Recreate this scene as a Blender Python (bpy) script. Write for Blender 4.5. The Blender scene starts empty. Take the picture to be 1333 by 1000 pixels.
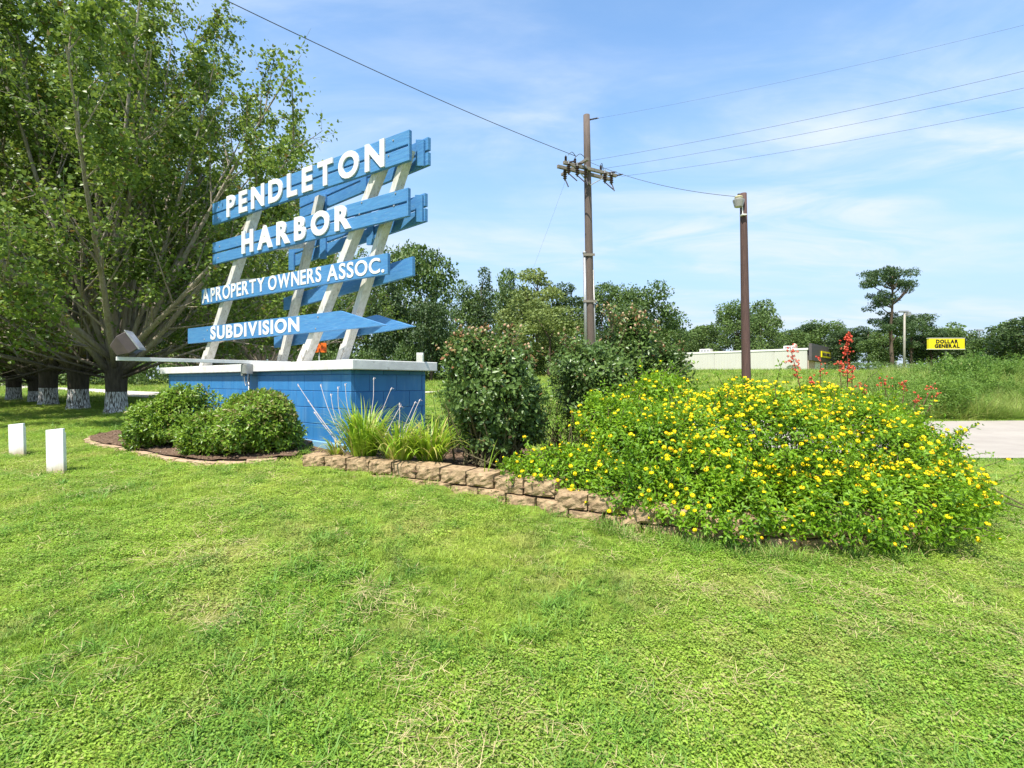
import bpy, math, random
import numpy as np
from mathutils import Vector, Matrix
R = math.radians
PI = math.pi
sc = bpy.context.scene
C = sc.collection

# ------------------------------------------------------------------ camera, sky, sun, exposure
EYE = 0.76
F = 666.5
HOR = 496.0
cam_d = bpy.data.cameras.new('camera')
cam = bpy.data.objects.new('camera', cam_d)
C.objects.link(cam)
cam.location = (0, 0, EYE)
cam.rotation_euler = (R(90), 0, 0)
cam_d.sensor_width = 36
cam_d.lens = 18
cam_d.shift_y = -4 / 1333
cam_d.clip_start = 0.05
cam_d.clip_end = 3000
sc.camera = cam

SUN_EL = 61
SUN_FROM = Vector((-0.45, -0.89, 0)).normalized()      # horizontal direction the light comes from
world = bpy.data.worlds.new('World')
sc.world = world
world.use_nodes = True
wn = world.node_tree
wn.nodes.clear()
def wnode(t, **k):
    n = wn.nodes.new(t)
    for a, b in k.items(): setattr(n, a, b)
    return n
sky = wnode('ShaderNodeTexSky', sky_type='NISHITA', sun_disc=False)
sky.sun_elevation = R(SUN_EL)
sky.sun_rotation = math.atan2(SUN_FROM.x, SUN_FROM.y)
sky.air_density = 1.0
sky.dust_density = 0.25
sky.ozone_density = 2.2
tc = wnode('ShaderNodeTexCoord')
sep = wnode('ShaderNodeSeparateXYZ')
wn.links.new(tc.outputs['Generated'], sep.inputs[0])
zmax = wnode('ShaderNodeMath', operation='MAXIMUM'); zmax.inputs[1].default_value = 0.0
wn.links.new(sep.outputs['Z'], zmax.inputs[0])
zadd = wnode('ShaderNodeMath', operation='ADD'); zadd.inputs[1].default_value = 0.12
wn.links.new(zmax.outputs[0], zadd.inputs[0])
def div(a):
    n = wnode('ShaderNodeMath', operation='DIVIDE')
    wn.links.new(sep.outputs[a], n.inputs[0]); wn.links.new(zadd.outputs[0], n.inputs[1])
    return n
dx, dy = div('X'), div('Y')
comb = wnode('ShaderNodeCombineXYZ')
wn.links.new(dx.outputs[0], comb.inputs[0]); wn.links.new(dy.outputs[0], comb.inputs[1])
def cloud(scale, rot, stretch, lo, hi, detail, dist, loc):
    m = wnode('ShaderNodeMapping')
    m.inputs['Rotation'].default_value = (0, 0, R(rot)); m.inputs['Scale'].default_value = (stretch, 1, 1)
    m.inputs['Location'].default_value = loc
    n = wnode('ShaderNodeTexNoise'); n.inputs['Scale'].default_value = scale; n.inputs['Detail'].default_value = detail
    n.inputs['Roughness'].default_value = 0.58; n.inputs['Distortion'].default_value = dist
    r = wnode('ShaderNodeMapRange'); r.interpolation_type = 'SMOOTHSTEP'
    r.inputs['From Min'].default_value = lo; r.inputs['From Max'].default_value = hi
    wn.links.new(comb.outputs[0], m.inputs[0]); wn.links.new(m.outputs[0], n.inputs['Vector']); wn.links.new(n.outputs['Fac'], r.inputs[0])
    return r
c1 = cloud(1.1, -12, 0.42, 0.30, 0.72, 9, 0.5, (3.3, 1.2, 0))
c2 = cloud(2.6, 20, 0.5, 0.26, 0.70, 10, 0.9, (7.1, 4.0, 0))
mul = wnode('ShaderNodeMath', operation='MULTIPLY')
wn.links.new(c1.outputs[0], mul.inputs[0]); wn.links.new(c2.outputs[0], mul.inputs[1])
mul2 = wnode('ShaderNodeMath', operation='MULTIPLY', use_clamp=True); mul2.inputs[1].default_value = 1.35
wn.links.new(mul.outputs[0], mul2.inputs[0])
gam = wnode('ShaderNodeHueSaturation'); gam.inputs['Saturation'].default_value = 1.06; gam.inputs['Value'].default_value = 1.10; gam.inputs['Hue'].default_value = 0.495
wn.links.new(sky.outputs[0], gam.inputs['Color'])
mixc = wnode('ShaderNodeMix', data_type='RGBA')
mixc.inputs['B'].default_value = (2.9, 3.3, 3.9, 1)
wn.links.new(mul2.outputs[0], mixc.inputs['Factor']); wn.links.new(gam.outputs[0], mixc.inputs['A'])
hz = wnode('ShaderNodeMapRange'); hz.interpolation_type = 'SMOOTHSTEP'          # summer haze paling the low sky on every side
hz.inputs['From Min'].default_value = 0.54; hz.inputs['From Max'].default_value = 0.0; hz.inputs['To Max'].default_value = 0.9
wn.links.new(zmax.outputs[0], hz.inputs[0])
mixh = wnode('ShaderNodeMix', data_type='RGBA'); mixh.inputs['B'].default_value = (1.62, 2.22, 3.05, 1)
wn.links.new(hz.outputs[0], mixh.inputs['Factor']); wn.links.new(gam.outputs[0], mixh.inputs['A']); wn.links.new(mixh.outputs['Result'], mixc.inputs['A'])
bg = wnode('ShaderNodeBackground'); bg.inputs['Strength'].default_value = 0.15
out = wnode('ShaderNodeOutputWorld')
wn.links.new(mixc.outputs['Result'], bg.inputs[0]); wn.links.new(bg.outputs[0], out.inputs[0])

sun_d = bpy.data.lights.new('sun', 'SUN')
sun_d.energy = 4.4; sun_d.angle = R(0.53); sun_d.color = (1.0, 0.95, 0.87)
sun = bpy.data.objects.new('sun', sun_d); C.objects.link(sun)
v = Vector((SUN_FROM.x * math.cos(R(SUN_EL)), SUN_FROM.y * math.cos(R(SUN_EL)), math.sin(R(SUN_EL))))
sun.rotation_euler = v.to_track_quat('Z', 'Y').to_euler()
sun.location = (-20, -30, 60)
sc.view_settings.view_transform = 'Standard'
sc.view_settings.look = 'None'
sc.view_settings.exposure = 0.95
sc.view_settings.gamma = 1
sc.view_settings.use_curve_mapping = False
sc.render.engine = 'CYCLES'
sc.cycles.max_bounces = 7
sc.cycles.transparent_max_bounces = 6
sc.cycles.use_denoising = True

# ------------------------------------------------------------------ helpers
rng = np.random.default_rng(7)
def at(px, py, d):
    """photo pixel and metres of depth -> point of the place"""
    return Vector(((px - 666.5) / F * d, d, EYE + (HOR - py) / F * d))

def tag(o, label=None, cat=None, group=None, kind=None):
    if label: o['label'] = label
    if cat: o['category'] = cat
    if group: o['group'] = group
    if kind: o['kind'] = kind
    return o
def thing(name, label, cat, loc=(0, 0, 0), group=None, rz=0):
    o = bpy.data.objects.new(name, None); C.objects.link(o)
    o.location = loc; o.rotation_euler = (0, 0, rz); o.empty_display_size = 0.1
    return tag(o, label, cat, group)

class MB:
    """collects pieces; build() makes one mesh object"""
    def __init__(s): s.v = []; s.f = []; s.n = 0; s.a = []
    def add(s, verts, faces, attr=None):
        verts = np.asarray(verts, float).reshape(-1, 3)
        s.v.append(verts)
        if isinstance(faces, np.ndarray): s.f.append(faces + s.n)
        else: s.f += [tuple(i + s.n for i in f) for f in faces]
        s.a.append(np.zeros((len(verts), 2)) if attr is None else np.asarray(attr, float).reshape(-1, 2))
        s.n += len(verts)
        return s
    def par(s, o, ex, ey, ez):
        o, ex, ey, ez = [np.array(q, float) for q in (o, ex, ey, ez)]
        vs = [o, o + ex, o + ex + ey, o + ey, o + ez, o + ex + ez, o + ex + ey + ez, o + ey + ez]
        fs = [(0, 3, 2, 1), (4, 5, 6, 7), (0, 1, 5, 4), (1, 2, 6, 5), (2, 3, 7, 6), (3, 0, 4, 7)]
        if np.dot(np.cross(ex, ey), ez) < 0: fs = [f[::-1] for f in fs]
        return s.add(vs, fs)
    def box(s, c, sz, rz=0, M=None):
        m = np.array(M if M is not None else Matrix.Rotation(rz, 3, 'Z'))
        e = [m[:, i] * sz[i] for i in range(3)]
        return s.par(np.array(c, float) - sum(e) / 2, *e)
    def tube(s, pts, rad, n=6, cap=True):
        pts = np.asarray(pts, float); k = len(pts)
        rad = np.broadcast_to(np.asarray(rad, float), (k,))
        t = np.gradient(pts, axis=0); t /= np.linalg.norm(t, axis=1)[:, None] + 1e-9
        ref = np.array([0, 0, 1.0]) if abs(t[:, 2]).mean() < 0.8 else np.array([1.0, 0.1, 0])
        a = np.cross(t, ref); a /= np.linalg.norm(a, axis=1)[:, None] + 1e-9
        b = np.cross(t, a)
        th = np.arange(n) * 2 * PI / n
        vs = pts[:, None] + rad[:, None, None] * (np.cos(th)[None, :, None] * a[:, None] + np.sin(th)[None, :, None] * b[:, None])
        fs = []
        for i in range(k - 1):
            for j in range(n):
                j2 = (j + 1) % n
                fs.append((i * n + j, i * n + j2, (i + 1) * n + j2, (i + 1) * n + j))
        if cap: fs += [tuple(range(n))[::-1], tuple((k - 1) * n + j for j in range(n))]
        return s.add(vs.reshape(-1, 3), fs)
    def lathe(s, o, prof, n=12, axis=(0, 0, 1)):
        q = np.array(Vector((0, 0, 1)).rotation_difference(Vector(axis)).to_matrix())
        th = np.arange(n) * 2 * PI / n
        vs = np.array([[r * math.cos(t), r * math.sin(t), z] for r, z in prof for t in th]) @ q.T + np.array(o, float)
        fs = [(i * n + j, i * n + (j + 1) % n, (i + 1) * n + (j + 1) % n, (i + 1) * n + j) for i in range(len(prof) - 1) for j in range(n)]
        fs += [tuple(range(n))[::-1], tuple((len(prof) - 1) * n + j for j in range(n))]
        return s.add(vs, fs)
    def prism(s, poly, ext):
        p = np.array([list(q) for q in poly], float); e = np.array(ext, float); n = len(p)
        nn = np.cross(p[1] - p[0], p[2] - p[0])
        fs = [tuple(range(n))[::-1], tuple(range(n, 2 * n))] + [(i, (i + 1) % n, n + (i + 1) % n, n + i) for i in range(n)]
        if np.dot(nn, e) < 0: fs = [f[::-1] for f in fs]
        return s.add(np.vstack([p, p + e]), fs)
    def mesh(s, name, mat, smooth=False):
        me = bpy.data.meshes.new(name)
        V = np.vstack(s.v)
        if s.f and isinstance(s.f[0], np.ndarray):
            Fs = np.vstack(s.f).astype(np.int32); k = Fs.shape[1]
            me.vertices.add(len(V)); me.vertices.foreach_set('co', V.astype(np.float32).ravel())
            me.loops.add(Fs.size); me.loops.foreach_set('vertex_index', Fs.ravel())
            me.polygons.add(len(Fs)); me.polygons.foreach_set('loop_start', np.arange(0, Fs.size, k, dtype=np.int32))
            me.update(calc_edges=True)
        else:
            me.from_pydata(V.tolist(), [], s.f)
        A = np.vstack(s.a)
        if A.any():
            for i, nm in enumerate(('var', 'tint')):
                at_ = me.attributes.new(nm, 'FLOAT', 'POINT'); at_.data.foreach_set('value', A[:, i].astype(np.float32).copy())
        if smooth: me.polygons.foreach_set('use_smooth', [True] * len(me.polygons))
        me.materials.append(mat)
        return me
    def build(s, name, mat, parent=None, smooth=False, bevel=0, local=False):
        if parent is not None and not local:          # verts were given in world space, parent is unrotated
            off = np.array(world_loc(parent)); s.v = [q - off for q in s.v]
        o = bpy.data.objects.new(name, s.mesh(name, mat, smooth)); C.objects.link(o); o.parent = parent
        if bevel:
            b = o.modifiers.new('bevel', 'BEVEL'); b.width = bevel; b.segments = 2; b.limit_method = 'ANGLE'
        return o
def world_loc(o):
    p = Vector((0, 0, 0))
    while o is not None: p = p + o.location; o = o.parent
    return p
def link_copy(me, name, parent, loc, rot=(0, 0, 0), scl=(1, 1, 1)):
    o = bpy.data.objects.new(name, me); C.objects.link(o); o.parent = parent
    o.location = loc; o.rotation_euler = rot; o.scale = scl
    return o

# ------------------------------------------------------------------ materials
def new_mat(name):
    m = bpy.data.materials.new(name); m.use_nodes = True
    nt = m.node_tree; b = nt.nodes['Principled BSDF']
    return m, nt, b
def N(nt, t, **k):
    n = nt.nodes.new(t)
    for a, b in k.items(): setattr(n, a, b)
    return n
def noise_fac(nt, scale, detail=6, rough=.6, lo=.35, hi=.65, coord='Object', stretch=(1, 1, 1), dist=0):
    t = N(nt, 'ShaderNodeTexCoord'); mp = N(nt, 'ShaderNodeMapping'); mp.inputs['Scale'].default_value = stretch
    n = N(nt, 'ShaderNodeTexNoise'); n.inputs['Scale'].default_value = scale; n.inputs['Detail'].default_value = detail
    n.inputs['Roughness'].default_value = rough; n.inputs['Distortion'].default_value = dist
    r = N(nt, 'ShaderNodeMapRange'); r.inputs['From Min'].default_value = lo; r.inputs['From Max'].default_value = hi
    if coord == 'World':
        g = N(nt, 'ShaderNodeNewGeometry'); nt.links.new(g.outputs['Position'], mp.inputs[0])
    else: nt.links.new(t.outputs[coord], mp.inputs[0])
    nt.links.new(mp.outputs[0], n.inputs['Vector']); nt.links.new(n.outputs['Fac'], r.inputs[0])
    return r.outputs[0], n.outputs['Fac']
def mixrgb(nt, f, a, b):
    m = N(nt, 'ShaderNodeMix', data_type='RGBA')
    if isinstance(f, (int, float)): m.inputs['Factor'].default_value = f
    else: nt.links.new(f, m.inputs['Factor'])
    for key, q in (('A', a), ('B', b)):
        if isinstance(q, tuple): m.inputs[key].default_value = (*q, 1)
        else: nt.links.new(q, m.inputs[key])
    return m.outputs['Result']
def bump(nt, b, h, strength, dist=.01):
    n = N(nt, 'ShaderNodeBump'); n.inputs['Strength'].default_value = strength; n.inputs['Distance'].default_value = dist
    nt.links.new(h, n.inputs['Height']); nt.links.new(n.outputs[0], b.inputs['Normal'])
def mat(name, c1, c2=None, scale=8, rough=.6, bmp=.3, bdist=.004, coord='Object', stretch=(1, 1, 1), c3=None, s3=40, lo3=.6, hi3=.7, metal=0, lo=.35, hi=.65, spec=.5):
    m, nt, b = new_mat(name)
    f, h = noise_fac(nt, scale, coord=coord, stretch=stretch, lo=lo, hi=hi)
    col = mixrgb(nt, f, c1, c2 or tuple(x * .75 for x in c1))
    if c3:
        f3, h3 = noise_fac(nt, s3, coord=coord, stretch=stretch, lo=lo3, hi=hi3, detail=8)
        col = mixrgb(nt, f3, col, c3)
    nt.links.new(col, b.inputs['Base Color'])
    b.inputs['Roughness'].default_value = rough; b.inputs['Metallic'].default_value = metal
    b.inputs['Specular IOR Level'].default_value = spec
    if bmp: bump(nt, b, h, bmp, bdist)
    return m
def leaf_mat(name, dark, light, tintc=(.25, .05, .03), rough=.45, trans=.35, wscale=1.5, transc=None, spec=.4):
    """leaf colour runs dark..light with the leaf's own random value and slow noise; 'tint' gives reddish or dry leaves"""
    m, nt, b = new_mat(name)
    a = N(nt, 'ShaderNodeAttribute', attribute_name='var'); t = N(nt, 'ShaderNodeAttribute', attribute_name='tint')
    f, _ = noise_fac(nt, wscale, detail=3, coord='World', lo=.3, hi=.7)
    ad = N(nt, 'ShaderNodeMath', operation='MULTIPLY_ADD', use_clamp=True); ad.inputs[1].default_value = .65
    nt.links.new(a.outputs['Fac'], ad.inputs[0])
    ml = N(nt, 'ShaderNodeMath', operation='MULTIPLY'); ml.inputs[1].default_value = .35; nt.links.new(f, ml.inputs[0])
    nt.links.new(ml.outputs[0], ad.inputs[2])
    col = mixrgb(nt, ad.outputs[0], dark, light)
    col = mixrgb(nt, t.outputs['Fac'], col, tintc)
    nt.links.new(col, b.inputs['Base Color']); b.inputs['Roughness'].default_value = rough
    b.inputs['Specular IOR Level'].default_value = spec
    tr = N(nt, 'ShaderNodeBsdfTranslucent'); hs = N(nt, 'ShaderNodeHueSaturation')
    hs.inputs['Value'].default_value = 1.3; hs.inputs['Hue'].default_value = .485
    nt.links.new(col, hs.inputs['Color']); nt.links.new(hs.outputs[0], tr.inputs[0])
    ms = N(nt, 'ShaderNodeMixShader'); ms.inputs[0].default_value = trans
    o = nt.nodes['Material Output']
    nt.links.new(b.outputs[0], ms.inputs[1]); nt.links.new(tr.outputs[0], ms.inputs[2]); nt.links.new(ms.outputs[0], o.inputs[0])
    return m
M = {}
M['board_blue'] = mat('blue_board_paint', (.066, .225, .44), (.046, .17, .38), 5, .6, .6, .004, stretch=(1, 1, 9), c3=(.15, .28, .43), s3=9, lo3=.56, hi3=.76)
M['wall_blue'] = mat('blue_wall_paint', (.036, .205, .46), (.026, .165, .40), 2, .5, .5, .003, coord='World', c3=(.09, .25, .46), s3=3.0, lo3=.54, hi3=.76, stretch=(2.2, 2.2, .5), lo=.3, hi=.6)
M['mortar_blue'] = mat('blue_mortar_paint', (.016, .115, .32), None, 20, .6, .5, .003)
M['footing_blue'] = mat('pale_blue_footing', (.14, .36, .58), (.2, .35, .45), 5, .7, .4)
M['white_paint'] = mat('white_cap_paint', (.72, .71, .68), (.58, .57, .54), 5, .65, .6, .005, c3=(.34, .32, .28), s3=11, lo3=.60, hi3=.76)
M['post_white'] = mat('weathered_white_post', (.64, .62, .58), (.48, .45, .39), 6, .7, .7, .006, stretch=(4, 4, .8), c3=(.17, .14, .11), s3=12, lo3=.60, hi3=.70)
M['letter_white'] = mat('white_letter_paint', (.74, .74, .73), (.63, .62, .60), 9, .55, .3, c3=(.44, .42, .39), s3=22, lo3=.60, hi3=.74)
M['grey_metal'] = mat('grey_metal', (.38, .38, .37), (.28, .28, .27), 20, .45, .1, metal=.5)
M['bronze'] = mat('bronze_lamp_housing', (.075, .055, .05), (.055, .04, .04), 14, .4, .1)
M['glass_lens'] = mat('lamp_lens', (.35, .34, .38), (.3, .3, .33), 5, .15, 0)
M['stone'] = mat('tan_retaining_stone', (.44, .315, .185), (.29, .20, .115), 14, .95, 1, .03, coord='World', c3=(.12, .08, .05), s3=22, lo3=.50, hi3=.72, spec=.1)
M['edging'] = mat('tan_edging_stone', (.46, .33, .22), (.36, .25, .16), 8, .95, .8, .006, coord='World', spec=.1)
M['mulch'] = mat('brown_mulch', (.16, .105, .07), (.09, .055, .035), 25, .95, 1, .02, coord='World', c3=(.30, .22, .15), s3=90, lo3=.55, hi3=.7, spec=.1)
M['soil'] = mat('bare_soil', (.30, .20, .12), (.20, .13, .08), 12, .95, 1, .01, coord='World', spec=.1)
def marker_mat():
    m, nt, b = new_mat('white_marker_plastic'); f, h = noise_fac(nt, 9, stretch=(1, 1, .4), lo=.45, hi=.75)
    col = mixrgb(nt, f, (.76, .76, .75), (.62, .61, .57)); t = N(nt, 'ShaderNodeTexCoord'); s = N(nt, 'ShaderNodeSeparateXYZ'); nt.links.new(t.outputs['Object'], s.inputs[0])
    ad = N(nt, 'ShaderNodeMath', operation='MULTIPLY_ADD'); ad.inputs[1].default_value = -.14; nt.links.new(h, ad.inputs[0]); nt.links.new(s.outputs['Z'], ad.inputs[2])
    r = N(nt, 'ShaderNodeMapRange'); r.inputs['From Min'].default_value = .05; r.inputs['From Max'].default_value = -.06; nt.links.new(ad.outputs[0], r.inputs[0])      # soil splashed on the foot
    nt.links.new(mixrgb(nt, r.outputs[0], col, (.42, .33, .22)), b.inputs['Base Color']); b.inputs['Roughness'].default_value = .5
    return m
M['marker'] = marker_mat()
M['pole_grey'] = mat('weathered_pole_wood', (.135, .10, .08), (.085, .062, .05), 5, .85, .8, .01, stretch=(8, 8, .6))
M['pole_brown'] = mat('treated_pole_wood', (.098, .052, .040), (.058, .03, .024), 5, .8, .8, .01, stretch=(8, 8, .6))
M['insulator'] = mat('dark_insulator', (.05, .03, .03), None, 10, .3, 0)
M['wire'] = mat('dark_wire', (.06, .06, .065), None, 10, .6, 0)
M['arm_wood'] = mat('crossarm_wood', (.24, .21, .17), (.15, .13, .10), 5, .85, .6, .008, stretch=(1, 6, 6))
M['road'] = mat('pale_concrete_road', (.35, .315, .27), (.30, .268, .23), 1.2, .9, .6, .01, coord='World', c3=(.30, .26, .22), s3=6, lo3=.55, hi3=.75, spec=.15)
M['gravel'] = mat('pale_gravel_road', (.62, .56, .48), (.50, .45, .39), 1.5, .95, .6, .02, coord='World', spec=.1)
M['orange'] = mat('orange_sign_face', (.85, .16, .01), (.8, .14, .01), 3, .4, 0)
M['dark_orange'] = mat('dark_orange_print', (.40, .05, .01), None, 3, .5, 0)
M['store_wall'] = mat('cream_metal_siding', (.52, .50, .44), (.46, .45, .40), .3, .6, .1, stretch=(1, 1, .2))
M['store_trim'] = mat('white_store_trim', (.75, .72, .68), (.68, .66, .62), 2, .5, 0)
M['store_dark'] = mat('dark_brown_fascia', (.10, .085, .085), None, 2, .6, .1)
M['store_pink'] = mat('pinkish_brick', (.55, .40, .33), (.48, .34, .28), 6, .8, .3)
M['yellow'] = mat('yellow_sign_face', (.80, .66, .01), (.78, .62, .01), 2, .4, 0)
M['black'] = mat('black_print', (.015, .012, .01), None, 2, .5, 0)
M['glass'] = mat('dark_glass', (.06, .07, .08), None, 2, .1, 0)
M['white_car'] = mat('white_car_paint', (.78, .78, .78), (.74, .74, .74), 2, .25, 0)
M['rubber'] = mat('rubber', (.02, .02, .02), None, 2, .8, 0)
M['fixture'] = mat('cream_lamp_cap', (.50, .45, .25), (.45, .4, .22), 4, .4, 0)
M['refractor'] = mat('grey_lamp_refractor', (.36, .34, .31), (.28, .27, .25), 30, .3, .3)
M['dark_trunk'] = mat('brown_bark', (.12, .09, .065), (.07, .05, .035), 6, .95, 1, .03, stretch=(6, 6, 1), spec=.1)

M['leaf_maple'] = leaf_mat('maple_leaves', (.030, .075, .012), (.26, .37, .055), (.20, .11, .03), .4, .38, .7)
M['leaf_lantana'] = leaf_mat('lantana_leaves', (.035, .13, .008), (.28, .48, .02), (.3, .3, .02), .5, .4, 2)
M['leaf_shrub'] = leaf_mat('shrub_leaves', (.045, .135, .012), (.27, .40, .045), (.26, .19, .08), .35, .3, 4)
M['leaf_rose'] = leaf_mat('rose_leaves', (.035, .085, .022), (.18, .27, .065), (.32, .15, .07), .35, .28, 3)
M['leaf_lily'] = leaf_mat('daylily_blades', (.12, .28, .012), (.42, .55, .05), (.55, .46, .16), .45, .35, 6)
M['dry_stem'] = mat('dry_silvery_stem', (.52, .47, .48), (.40, .34, .32), 30, .8, .2)
M['leaf_oak'] = leaf_mat('broadleaf_crown', (.030, .070, .016), (.17, .26, .055), (.12, .12, .03), .55, .25, .12)
M['leaf_pale'] = leaf_mat('pale_crown', (.09, .14, .03), (.27, .33, .085), (.2, .2, .06), .55, .3, .15)
M['leaf_dark'] = leaf_mat('dark_crown', (.016, .040, .012), (.095, .155, .04), (.1, .1, .03), .55, .2, .12)
M['leaf_pine'] = leaf_mat('pine_needles', (.026, .060, .018), (.09, .15, .042), (.1, .1, .03), .6, .2, .15)
M['leaf_weed'] = leaf_mat('weed_leaves', (.045, .13, .014), (.24, .38, .06), (.40, .35, .16), .55, .35, .8)
M['twig'] = mat('green_brown_twig', (.10, .085, .035), None, 20, .8, .1)
M['red_stem'] = mat('reddish_stem', (.16, .06, .035), None, 20, .8, .1)

def flower_mat(name, a, b_):
    m, nt, b = new_mat(name)
    oi = N(nt, 'ShaderNodeObjectInfo'); at_ = N(nt, 'ShaderNodeAttribute', attribute_name='var')
    ad = N(nt, 'ShaderNodeMath', operation='ADD'); nt.links.new(oi.outputs['Random'], ad.inputs[0]); nt.links.new(at_.outputs['Fac'], ad.inputs[1])
    fr = N(nt, 'ShaderNodeMath', operation='FRACT'); nt.links.new(ad.outputs[0], fr.inputs[0])
    pw = N(nt, 'ShaderNodeMath', operation='POWER'); pw.inputs[1].default_value = 3.5; nt.links.new(fr.outputs[0], pw.inputs[0])
    nt.links.new(mixrgb(nt, pw.outputs[0], a, b_), b.inputs['Base Color']); b.inputs['Roughness'].default_value = .6
    b.inputs['Specular IOR Level'].default_value = .2
    return m
M['flower_yellow'] = flower_mat('yellow_petals', (.88, .70, .008), (.85, .38, .01))
M['flower_red'] = flower_mat('red_petals', (.62, .07, .04), (.74, .22, .12))

# bark: grey above, whitewashed up to knee height
def bark_mat():
    m, nt, b = new_mat('whitewashed_bark')
    f, h = noise_fac(nt, 5, stretch=(5, 5, .8), lo=.3, hi=.7)
    col = mixrgb(nt, f, (.42, .37, .30), (.24, .20, .155))
    t = N(nt, 'ShaderNodeTexCoord'); s = N(nt, 'ShaderNodeSeparateXYZ'); nt.links.new(t.outputs['Object'], s.inputs[0])
    f2, h2 = noise_fac(nt, 9, stretch=(7, 7, 1.0), lo=.43, hi=.60)          # bark furrows that the wash missed
    lt = N(nt, 'ShaderNodeMath', operation='LESS_THAN'); lt.inputs[1].default_value = .47; nt.links.new(s.outputs['Z'], lt.inputs[0])
    inv = N(nt, 'ShaderNodeMath', operation='SUBTRACT', use_clamp=True); inv.inputs[0].default_value = 1; nt.links.new(f2, inv.inputs[1])
    mu = N(nt, 'ShaderNodeMath', operation='MULTIPLY'); nt.links.new(lt.outputs[0], mu.inputs[0]); nt.links.new(inv.outputs[0], mu.inputs[1])
    col = mixrgb(nt, mu.outputs[0], col, (.74, .73, .72))
    nt.links.new(col, b.inputs['Base Color']); b.inputs['Roughness'].default_value = .9; b.inputs['Specular IOR Level'].default_value = .15
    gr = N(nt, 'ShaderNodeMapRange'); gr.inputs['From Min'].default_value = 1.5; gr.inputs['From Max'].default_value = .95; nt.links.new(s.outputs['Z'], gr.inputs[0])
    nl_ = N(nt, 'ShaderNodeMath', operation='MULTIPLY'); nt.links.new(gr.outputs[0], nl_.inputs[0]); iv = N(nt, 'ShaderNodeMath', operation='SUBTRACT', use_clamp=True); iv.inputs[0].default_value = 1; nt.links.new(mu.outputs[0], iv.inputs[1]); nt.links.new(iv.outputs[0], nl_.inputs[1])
    shade_bark = mixrgb(nt, f, (.10, .082, .065), (.045, .036, .028)); nt.links.new(mixrgb(nt, nl_.outputs[0], col, shade_bark), b.inputs['Base Color'])     # deep crown shade painted into the lower trunk bark, fading out up the limbs
    bump(nt, b, h2, .9, .03)
    return m
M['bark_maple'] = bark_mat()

# grass blades and lawn ground share the same patch colours, set by noise over world position
def lawn_color(nt, k=1.0, dryk=1.0):
    f1, _ = noise_fac(nt, .55, detail=4, coord='World', lo=.36, hi=.64)
    f2, _ = noise_fac(nt, 2.3, detail=4, coord='World', lo=.42, hi=.70, dist=.5)
    f3, _ = noise_fac(nt, 1.1, detail=6, coord='World', lo=.52, hi=.68, rough=.7)
    c = mixrgb(nt, f1, tuple(x * k for x in (.19, .32, .030)), tuple(x * k for x in (.34, .42, .06)))
    c = mixrgb(nt, f2, c, tuple(x * k for x in (.10, .225, .03)))
    sc_ = N(nt, 'ShaderNodeMath', operation='MULTIPLY'); sc_.inputs[1].default_value = .8 * dryk; nt.links.new(f3, sc_.inputs[0])
    c = mixrgb(nt, sc_.outputs[0], c, tuple(x * k for x in (.50, .42, .16)))
    return c
def grass_mat(name, k, tint=None, tf=0.0, dryk=1.0):
    m, nt, b = new_mat(name)
    c = lawn_color(nt, k, dryk)
    oi = N(nt, 'ShaderNodeObjectInfo')
    hs = N(nt, 'ShaderNodeHueSaturation'); nt.links.new(c, hs.inputs['Color'])
    mr = N(nt, 'ShaderNodeMapRange'); mr.inputs['To Min'].default_value = .62; mr.inputs['To Max'].default_value = 1.3
    nt.links.new(oi.outputs['Random'], mr.inputs[0]); nt.links.new(mr.outputs[0], hs.inputs['Value'])
    a = N(nt, 'ShaderNodeAttribute', attribute_name='var')
    c = mixrgb(nt, tf, hs.outputs[0], tint or (.1, .2, .02))
    c2 = mixrgb(nt, a.outputs['Fac'], c, (.40, .36, .14))
    nt.links.new(c2, b.inputs['Base Color']); b.inputs['Roughness'].default_value = .5; b.inputs['Specular IOR Level'].default_value = .3
    tr = N(nt, 'ShaderNodeBsdfTranslucent'); nt.links.new(c2, tr.inputs[0])
    ms = N(nt, 'ShaderNodeMixShader'); ms.inputs[0].default_value = .35; o = nt.nodes['Material Output']
    nt.links.new(b.outputs[0], ms.inputs[1]); nt.links.new(tr.outputs[0], ms.inputs[2]); nt.links.new(ms.outputs[0], o.inputs[0])
    return m
M['blade'] = grass_mat('lawn_grass_blades', 1.15)
M['tuft'] = grass_mat('crabgrass_blades', 1.1, (.16, .34, .06), .5, .4)
M['clover'] = grass_mat('clover_leaves', 1.25, (.28, .43, .06), .35, .5)
M['straw'] = mat('dry_straw', (.58, .46, .24), (.42, .33, .16), 20, .8, 0, coord='World')
def ground_mat():
    m, nt, b = new_mat('lawn_ground')
    c = lawn_color(nt, .95)
    f, h = noise_fac(nt, 28, detail=8, coord='World', lo=.38, hi=.66)
    f4, _ = noise_fac(nt, 5, detail=6, coord='World', lo=.40, hi=.62)
    c = mixrgb(nt, f, c, (.16, .18, .035))
    c = mixrgb(nt, .25, c, (.16, .22, .03))
    ml = N(nt, 'ShaderNodeMath', operation='MULTIPLY'); ml.inputs[1].default_value = .35; nt.links.new(f4, ml.inputs[0])
    c = mixrgb(nt, ml.outputs[0], c, (.22, .27, .06))
    nt.links.new(c, b.inputs['Base Color']); b.inputs['Roughness'].default_value = .95; b.inputs['Specular IOR Level'].default_value = .1
    bump(nt, b, h, .8, .05)
    return m
M['ground'] = ground_mat()

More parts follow.
